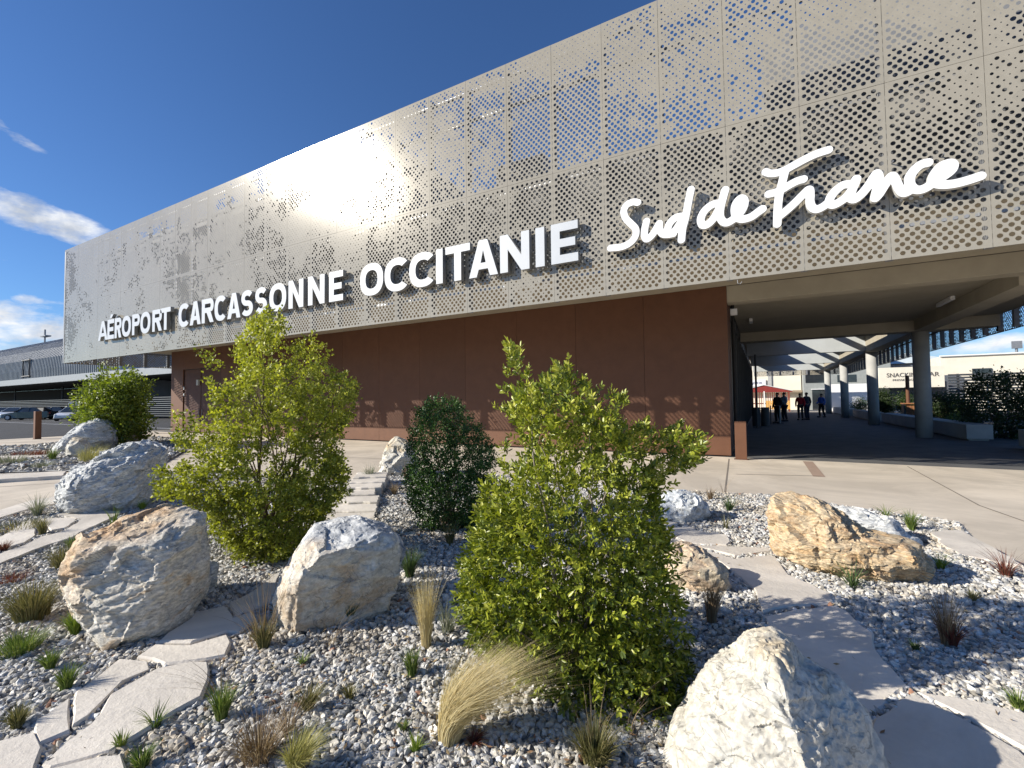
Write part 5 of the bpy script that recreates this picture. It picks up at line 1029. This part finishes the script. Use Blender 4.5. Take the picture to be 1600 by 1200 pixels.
# snack bar
k = 46/38.
sb = thing('snack_bar', 'cream snack bar with a dark opening under its lettered sign', 'building', (13, 60, 0))
build('wall', MB().box(10.5, 16.2, 61.2, 66, 0, 2.9), DARK, sb)
brd = build('sign_board', MB().box(10.64, 15.75, 60, 60.4, 2.33, 4.42), CREAM, sb, bevel=.01)
def text(name, s, x, z, size, y, m, parent, ws=1., weight=0.0, fit=None):
    c = bpy.data.curves.new('t', 'FONT'); c.body = s; c.size = size; c.extrude = .01; c.offset = weight; c.space_character = ws
    o = bpy.data.objects.new('t', c); COL.objects.link(o); dg = bpy.context.evaluated_depsgraph_get(); me = bpy.data.meshes.new_from_object(o.evaluated_get(dg)); bpy.data.objects.remove(o)
    wdt = max(v.co.x for v in me.vertices)-min(v.co.x for v in me.vertices); kx = fit/wdt if fit else 1; me.transform(Matrix(((kx, 0, 0, x), (0, 0, -1, y), (0, 1, 0, z), (0, 0, 0, 1)))); me.materials.clear(); me.name = name
    return link(name, me, m, parent), wdt
INK = mat('sign_ink', (.10, .09, .085), rough=.6)
text('sign_word', 'SNACKING', 11.25, 3.42, .60, 59.985, INK, brd, 1.02, .008, 2.72); text('sign_word', 'BAR', 14.25, 3.42, .60, 59.985, INK, brd, 1.02, .008, 1.1); text('sign_subtitle', 'PRESSE - SOUVENIRS', 11.72, 3.02, .27, 59.985, INK, brd, 1.05, .004, 2.9)
hh = thing('canopy_house', 'pale hipped canopy roof rising behind the snack bar sign', 'building', (14, 68, 0))
build('roof', MB().add([(10.6, 66, 5.05), (18.9, 66, 5.25), (18.9, 74, 5.25), (10.6, 74, 5.05), (15, 70, 6.6)], [(0, 1, 4), (1, 2, 4), (2, 3, 4), (3, 0, 4)]), mat('pale_roof', (.62, .68, .68), rough=.5), hh)
build('fascia', MB().box(10.8, 18.7, 66.3, 73.7, 4.45, 5.04), mat('slate_fascia', (.16, .18, .22), rough=.6), hh)
for q in (11.2, 18.3): build('post', MB().box(q-.1, q+.1, 66.5, 66.7, 0, 4.448), STEEL, hh)
cb = thing('cream_block', 'long flat roofed cream building with small dark windows behind the snack bar', 'building', (30, 62, 0))
build('wall', MB().box(15.9, 70, 61.5, 75, 0, 5.41), CREAM, cb)
build('window', MB().box(18.2, 19.6, 61.4, 61.497, 2.9, 4.1), GLASS, cb)
for q in (22.0, 27.2): w_ = build('window', MB().box(q, q+2.7, 61.4, 61.497, 2.5, 4.1), mat('blind', (.5, .5, .46), rough=.7), cb); build('window_frame', MB().box(q-.1, q+2.8, 61.3, 61.39, 4.1, 4.2).box(q-.1, q, 61.3, 61.39, 2.4, 4.1), STEEL, w_)
build('coping', MB().box(15.8, 70, 61.3, 61.498, 5.415, 5.53), WHITE, cb)
ls = thing('slat_screen', 'dark horizontal slat screen to the right of the snack bar', 'fence', (14, 44, 0))
mb = MB()
for z in np.arange(.3, 3.0, .2): mb.box(11.75, 17.5, 44.0, 44.06, z, z+.13)
build('slats', mb, DARK, ls)
for x in (12.3, 14.8, 17.4): build('post', MB().box(x-.06, x+.06, 44.065, 44.2, 0, 3.05), DARK, ls)
for lab, x, y, h, m in (('rusty round pole in front of the snack bar sign', 7.95, 37, 2.75, RUST), ('short white marker post beside the terrace furniture', 9.4, 34.5, 1.25, WHITE), ('tall cream post in front of the slat screen', 11.9, 38, 2.45, CREAM)):
    t = thing('post', lab, 'post', (x, y, 0)); build('shaft', MB().tube([(x, y, 0), (x, y, h)], .1 if m is RUST else .045, 12), m, t); build('cap', MB().tube([(x, y, h), (x, y, h+.03)], .11 if m is RUST else .05, 12), DARK, t)
TW = mat('table_wood', (.34, .15, .06), (.25, .11, .05), rough=.6)
for i, (lab, x, y) in enumerate((('wooden terrace counter under the left half of the snack bar sign', 8.3, 36.6), ('wooden terrace counter under the word BAR', 9.9, 35.8))):
    t = thing('terrace_counter', lab, 'counter', (x, y, 0), 'wooden terrace counters'); build('top', MB().box(x-.75, x+.75, y-.35, y+.35, 1.0, 1.07), TW, t, bevel=.01)
    mb = MB()
    for q in np.arange(-.6, .55, .14): mb.box(x+q, x+q+.12, y-.3, y-.27, .15, .9)
    build('board_front', mb, TW, t)
    for q in (-.68, .68): build('leg', MB().box(x+q-.04, x+q+.04, y-.3, y+.3, 0, .998), DARK, t)
t = thing('floodlight_mast', 'thin floodlight mast on the horizon at the far right', 'mast', (46, 130, 0)); p = on(1, 130, 1589, 560); q = on(1, 130, 1589, 540); t.location = (p[0], 130, 0)
build('mast', MB().tube([(p[0], 130, 0), (p[0], 130, q[2])], .22, 8), STEEL, t); build('lamp_bank', MB().box(p[0]-.75, p[0]+.75, 129.6, 129.9, q[2]-.6, q[2]+.9), STEEL, t)
# ------------------------------------------------------------------ hangar at the far left
hg = thing('hangar', 'long hangar with a curved ribbed grey metal roof and a pale canopy at the left', 'building', (-80, 23, 0))
prof = [(23.2, 5.0), (23.2, 6.5), (23.3, 8.0), (23.8, 9.3), (24.7, 10.3), (26, 11.1), (28.5, 12.0), (33, 13.1), (40, 14.0)]
pr = np.array(prof); tn = np.gradient(pr, axis=0); tn /= np.linalg.norm(tn, axis=1, keepdims=True); nn_ = np.stack([-tn[:, 1], tn[:, 0]], 1)
xs_ = []; x = -150.
while x < -62.8: xs_ += [(x, 0), (x+.26, 0), (x+.34, .13), (x+.46, .13)]; x += .54
V = []; m_ = len(prof)
for x, o_ in xs_:
    for (yy, zz), n_ in zip(pr, nn_): V.append((x, yy+n_[0]*o_, zz+n_[1]*o_))
Fc = [(i*m_+j, (i+1)*m_+j, (i+1)*m_+j+1, i*m_+j+1) for i in range(len(xs_)-1) for j in range(m_-1)]
build('ribbed_roof', MB().add(V, Fc), mat('zinc_cladding', (.20, .21, .22), (.25, .26, .275), rough=.42, metal=.35, scale=.4), hg)
build('gable', MB().add([(-62.7, y, z) for y, z in prof]+[(-62.7, 40, 0), (-62.7, 23.2, 0)], [tuple(range(m_+2))]), LGREY, hg)
build('canopy', MB().box(-150, -54.6, 22.2, 31, 4.5, 5.28), mat('canopy_paint', (.30, .32, .34), rough=.5), hg)
build('canopy', MB().box(-54.598, -30, 22.2, 31, 4.5, 5.2), MATS['canopy_paint'], hg)
build('canopy_shade_sheet', MB().box(-150, -30, 22.5, 31, 4.40, 4.497), BLACK, hg)  # black sheet added below the canopy, painting its underside as shaded
build('base_wall', MB().box(-150, -30, 31.01, 31.3, 0, 4.39), BLACK, hg)  # hangar wall; the under-canopy shade is put into its black colour
tag(build('hangar_apron', MB().box(-150, -32.1, 22.51, 31, -.02, .01), ASPH, None, origin=(-90, 26, 0)), kind='structure')
mb = MB()
for z in np.arange(.3, 2.3, .22): mb.box(-110, -30, 24.4, 24.46, z, z+.07)
fl = build('louvre_fence', mb, mat('slat_paint', (.13, .14, .15), rough=.5), hg)
for x in range(-150, -30, 20): build('canopy_post', MB().box(x-.08, x+.08, 26.5, 26.66, 0, 4.398), DARK, hg)
fr = build('maintenance_frame', MB().tube([(-92.3, 23.0, 5.5), (-92.3, 23.0, 8.2)], .08, 6).tube([(-89.9, 23.0, 5.5), (-89.9, 23.0, 8.2)], .08, 6).tube([(-92.6, 22.95, 8.0), (-89.4, 22.95, 8.0)], .08, 6).tube([(-92.6, 22.95, 5.75), (-89.4, 22.95, 5.75)], .08, 6), DARK, hg)
rd_ = thing('rooftop_mast', 'small antenna mast standing on the ridge of the hangar roof', 'antenna', (-100, 30, 12.2)); p = on(1, 30, 70, 534); q = on(1, 30, 70, 515); rd_.location = (p[0], 30, 12.2)
build('mast', MB().tube([(p[0], 30, 12.2), (p[0], 30, q[2])], .12, 6), STEEL, rd_); build('platform', MB().box(p[0]-.9, p[0]+1.5, 29.6, 30.4, q[2]-1.3, q[2]-1.1), STEEL, rd_)
# ------------------------------------------------------------------ parked cars
def car(label, x, y, ang, paint, kind='hatch', box=False, Ln=4.0):
    t = thing('parked_car', label, 'car', (x, y, 0), 'cars parked in front of the hangar'); Mx = Matrix.Translation((x, y, 0)) @ Matrix.Rotation(ang, 4, 'Z'); h = Ln/2
    pm = mat('paint_%.2f%.2f%.2f' % paint, paint, rough=.25, coat=.6, metal=.2)
    def loft(secs, name, m, par=t, bev=0):
        V = []; Fc = []
        for (xx, w0, w1, z0, z1) in secs: V += [(xx, -w0, z0), (xx, w0, z0), (xx, w1, z1), (xx, -w1, z1)]
        for i in range(len(secs)-1):
            for k in range(4): a = i*4+k; b = i*4+(k+1) % 4; Fc.append((a, b, b+4, a+4))
        Fc += [(0, 1, 2, 3), tuple(range(len(V)-4, len(V)))]
        return build(name, MB().add([tuple(Mx @ Vector(p)) for p in V], Fc), m, par, bevel=bev)
    sd = kind == 'sedan'
    loft([(-h, .72, .70, .35, .80 if sd else .86), (-h+.12, .84, .80, .24, .93 if sd else .95), (-h*.4, .87, .84, .2, .93), (h*.25, .87, .84, .2, .90), (h*.55, .86, .80, .2, .83), (h-.18, .80, .72, .22, .68), (h, .66, .6, .32, .58)], 'body', pm, bev=.03)
    c0, c1, c2, c3 = (-h*.72, -h*.42, h*.06, h*.42) if sd else (-h*.93, -h*.72, h*.05, h*.42)
    cb_ = loft([(c0, .78, .74, .90, .94), (c1, .80, .60, .90, 1.38), (c2, .80, .60, .90, 1.40), (c3, .78, .72, .86, .90)], 'windows', GLASS)
    loft([(c1-.03, .62, .60, 1.375, 1.41), ((c1+c2)/2, .63, .6, 1.39, 1.435), (c2+.03, .62, .60, 1.385, 1.42)], 'roof', pm)
    for s in (-1, 1):
        for (xa, za, xb, zb_) in ((c0+.04, .93, c1+.02, 1.39), (c2, 1.4, c3-.04, .9), ((c1+c2)/2, .92, (c1+c2)/2, 1.39)):
            wa = .80-(za-.9)*.40; wb_ = .80-(zb_-.9)*.40; build('pillar', MB().tube([tuple(Mx @ Vector((xa, s*wa, za))), tuple(Mx @ Vector((xb, s*wb_, zb_)))], .035, 5), pm, t)
        for xx in (-h*.62, h*.62):
            w_ = build('wheel', MB().tube([tuple(Mx @ Vector((xx, s*.70, .31))), tuple(Mx @ Vector((xx, s*.885, .31)))], .31, 18), BLACK, t)
            build('rim', MB().tube([tuple(Mx @ Vector((xx, s*.886, .31))), tuple(Mx @ Vector((xx, s*.895, .31)))], .2, 14), LGREY, w_)
        build('headlight', MB().tube([tuple(Mx @ Vector((h-.14, s*.60, .63))), tuple(Mx @ Vector((h-.02, s*.55, .60)))], .075, 8), WHITE, t)
        build('tail_light', MB().box(-h-.01, -h+.1, s*.62-.09, s*.62+.09, .68, .84, Mx), mat('tail_red', (.4, .01, .01), rough=.3), t)
        build('mirror', MB().box(c3-.35, c3-.22, s*.90-.07, s*.90+.07, .92, 1.04, Mx), pm, t)
    if box:
        b_ = thing('roof_box', 'white roof box strapped on top of the white hatchback', 'roof box', (x, y, 1.45)); build('shell', MB().box(-h*.6, h*.15, -.38, .38, 1.52, 1.86, Mx), WHITE, b_, bevel=.1); build('rack', MB().box(-h*.45, -h*.4, -.6, .6, 1.44, 1.515, Mx).box(-h*.05, h*0, -.6, .6, 1.44, 1.515, Mx), DARK, b_)
    return t
car('white hatchback carrying a white roof box', -62.6, 19.4, -.75, (.82, .82, .82), 'hatch', True, 4.0)
car('dark grey saloon parked nose to the left of the white hatchback', -72.0, 18.6, math.pi+.65, (.018, .026, .03), 'sedan', False, 4.8)
car('black car parked directly behind the dark grey saloon', -71.6, 21.2, .6, (.012, .012, .014), 'hatch', False, 4.4)
car('silver hatchback left of the dark grey saloon', -80.9, 19.6, -.8, (.80, .80, .79), 'hatch', False, 4.3)
car('dark car behind the silver hatchback', -82.0, 22.3, .5, (.03, .03, .035), 'hatch', False, 4.4)
car('pale car cut by the left edge of the picture', -88.5, 20.4, -.7, (.55, .55, .57), 'hatch', False, 4.3)
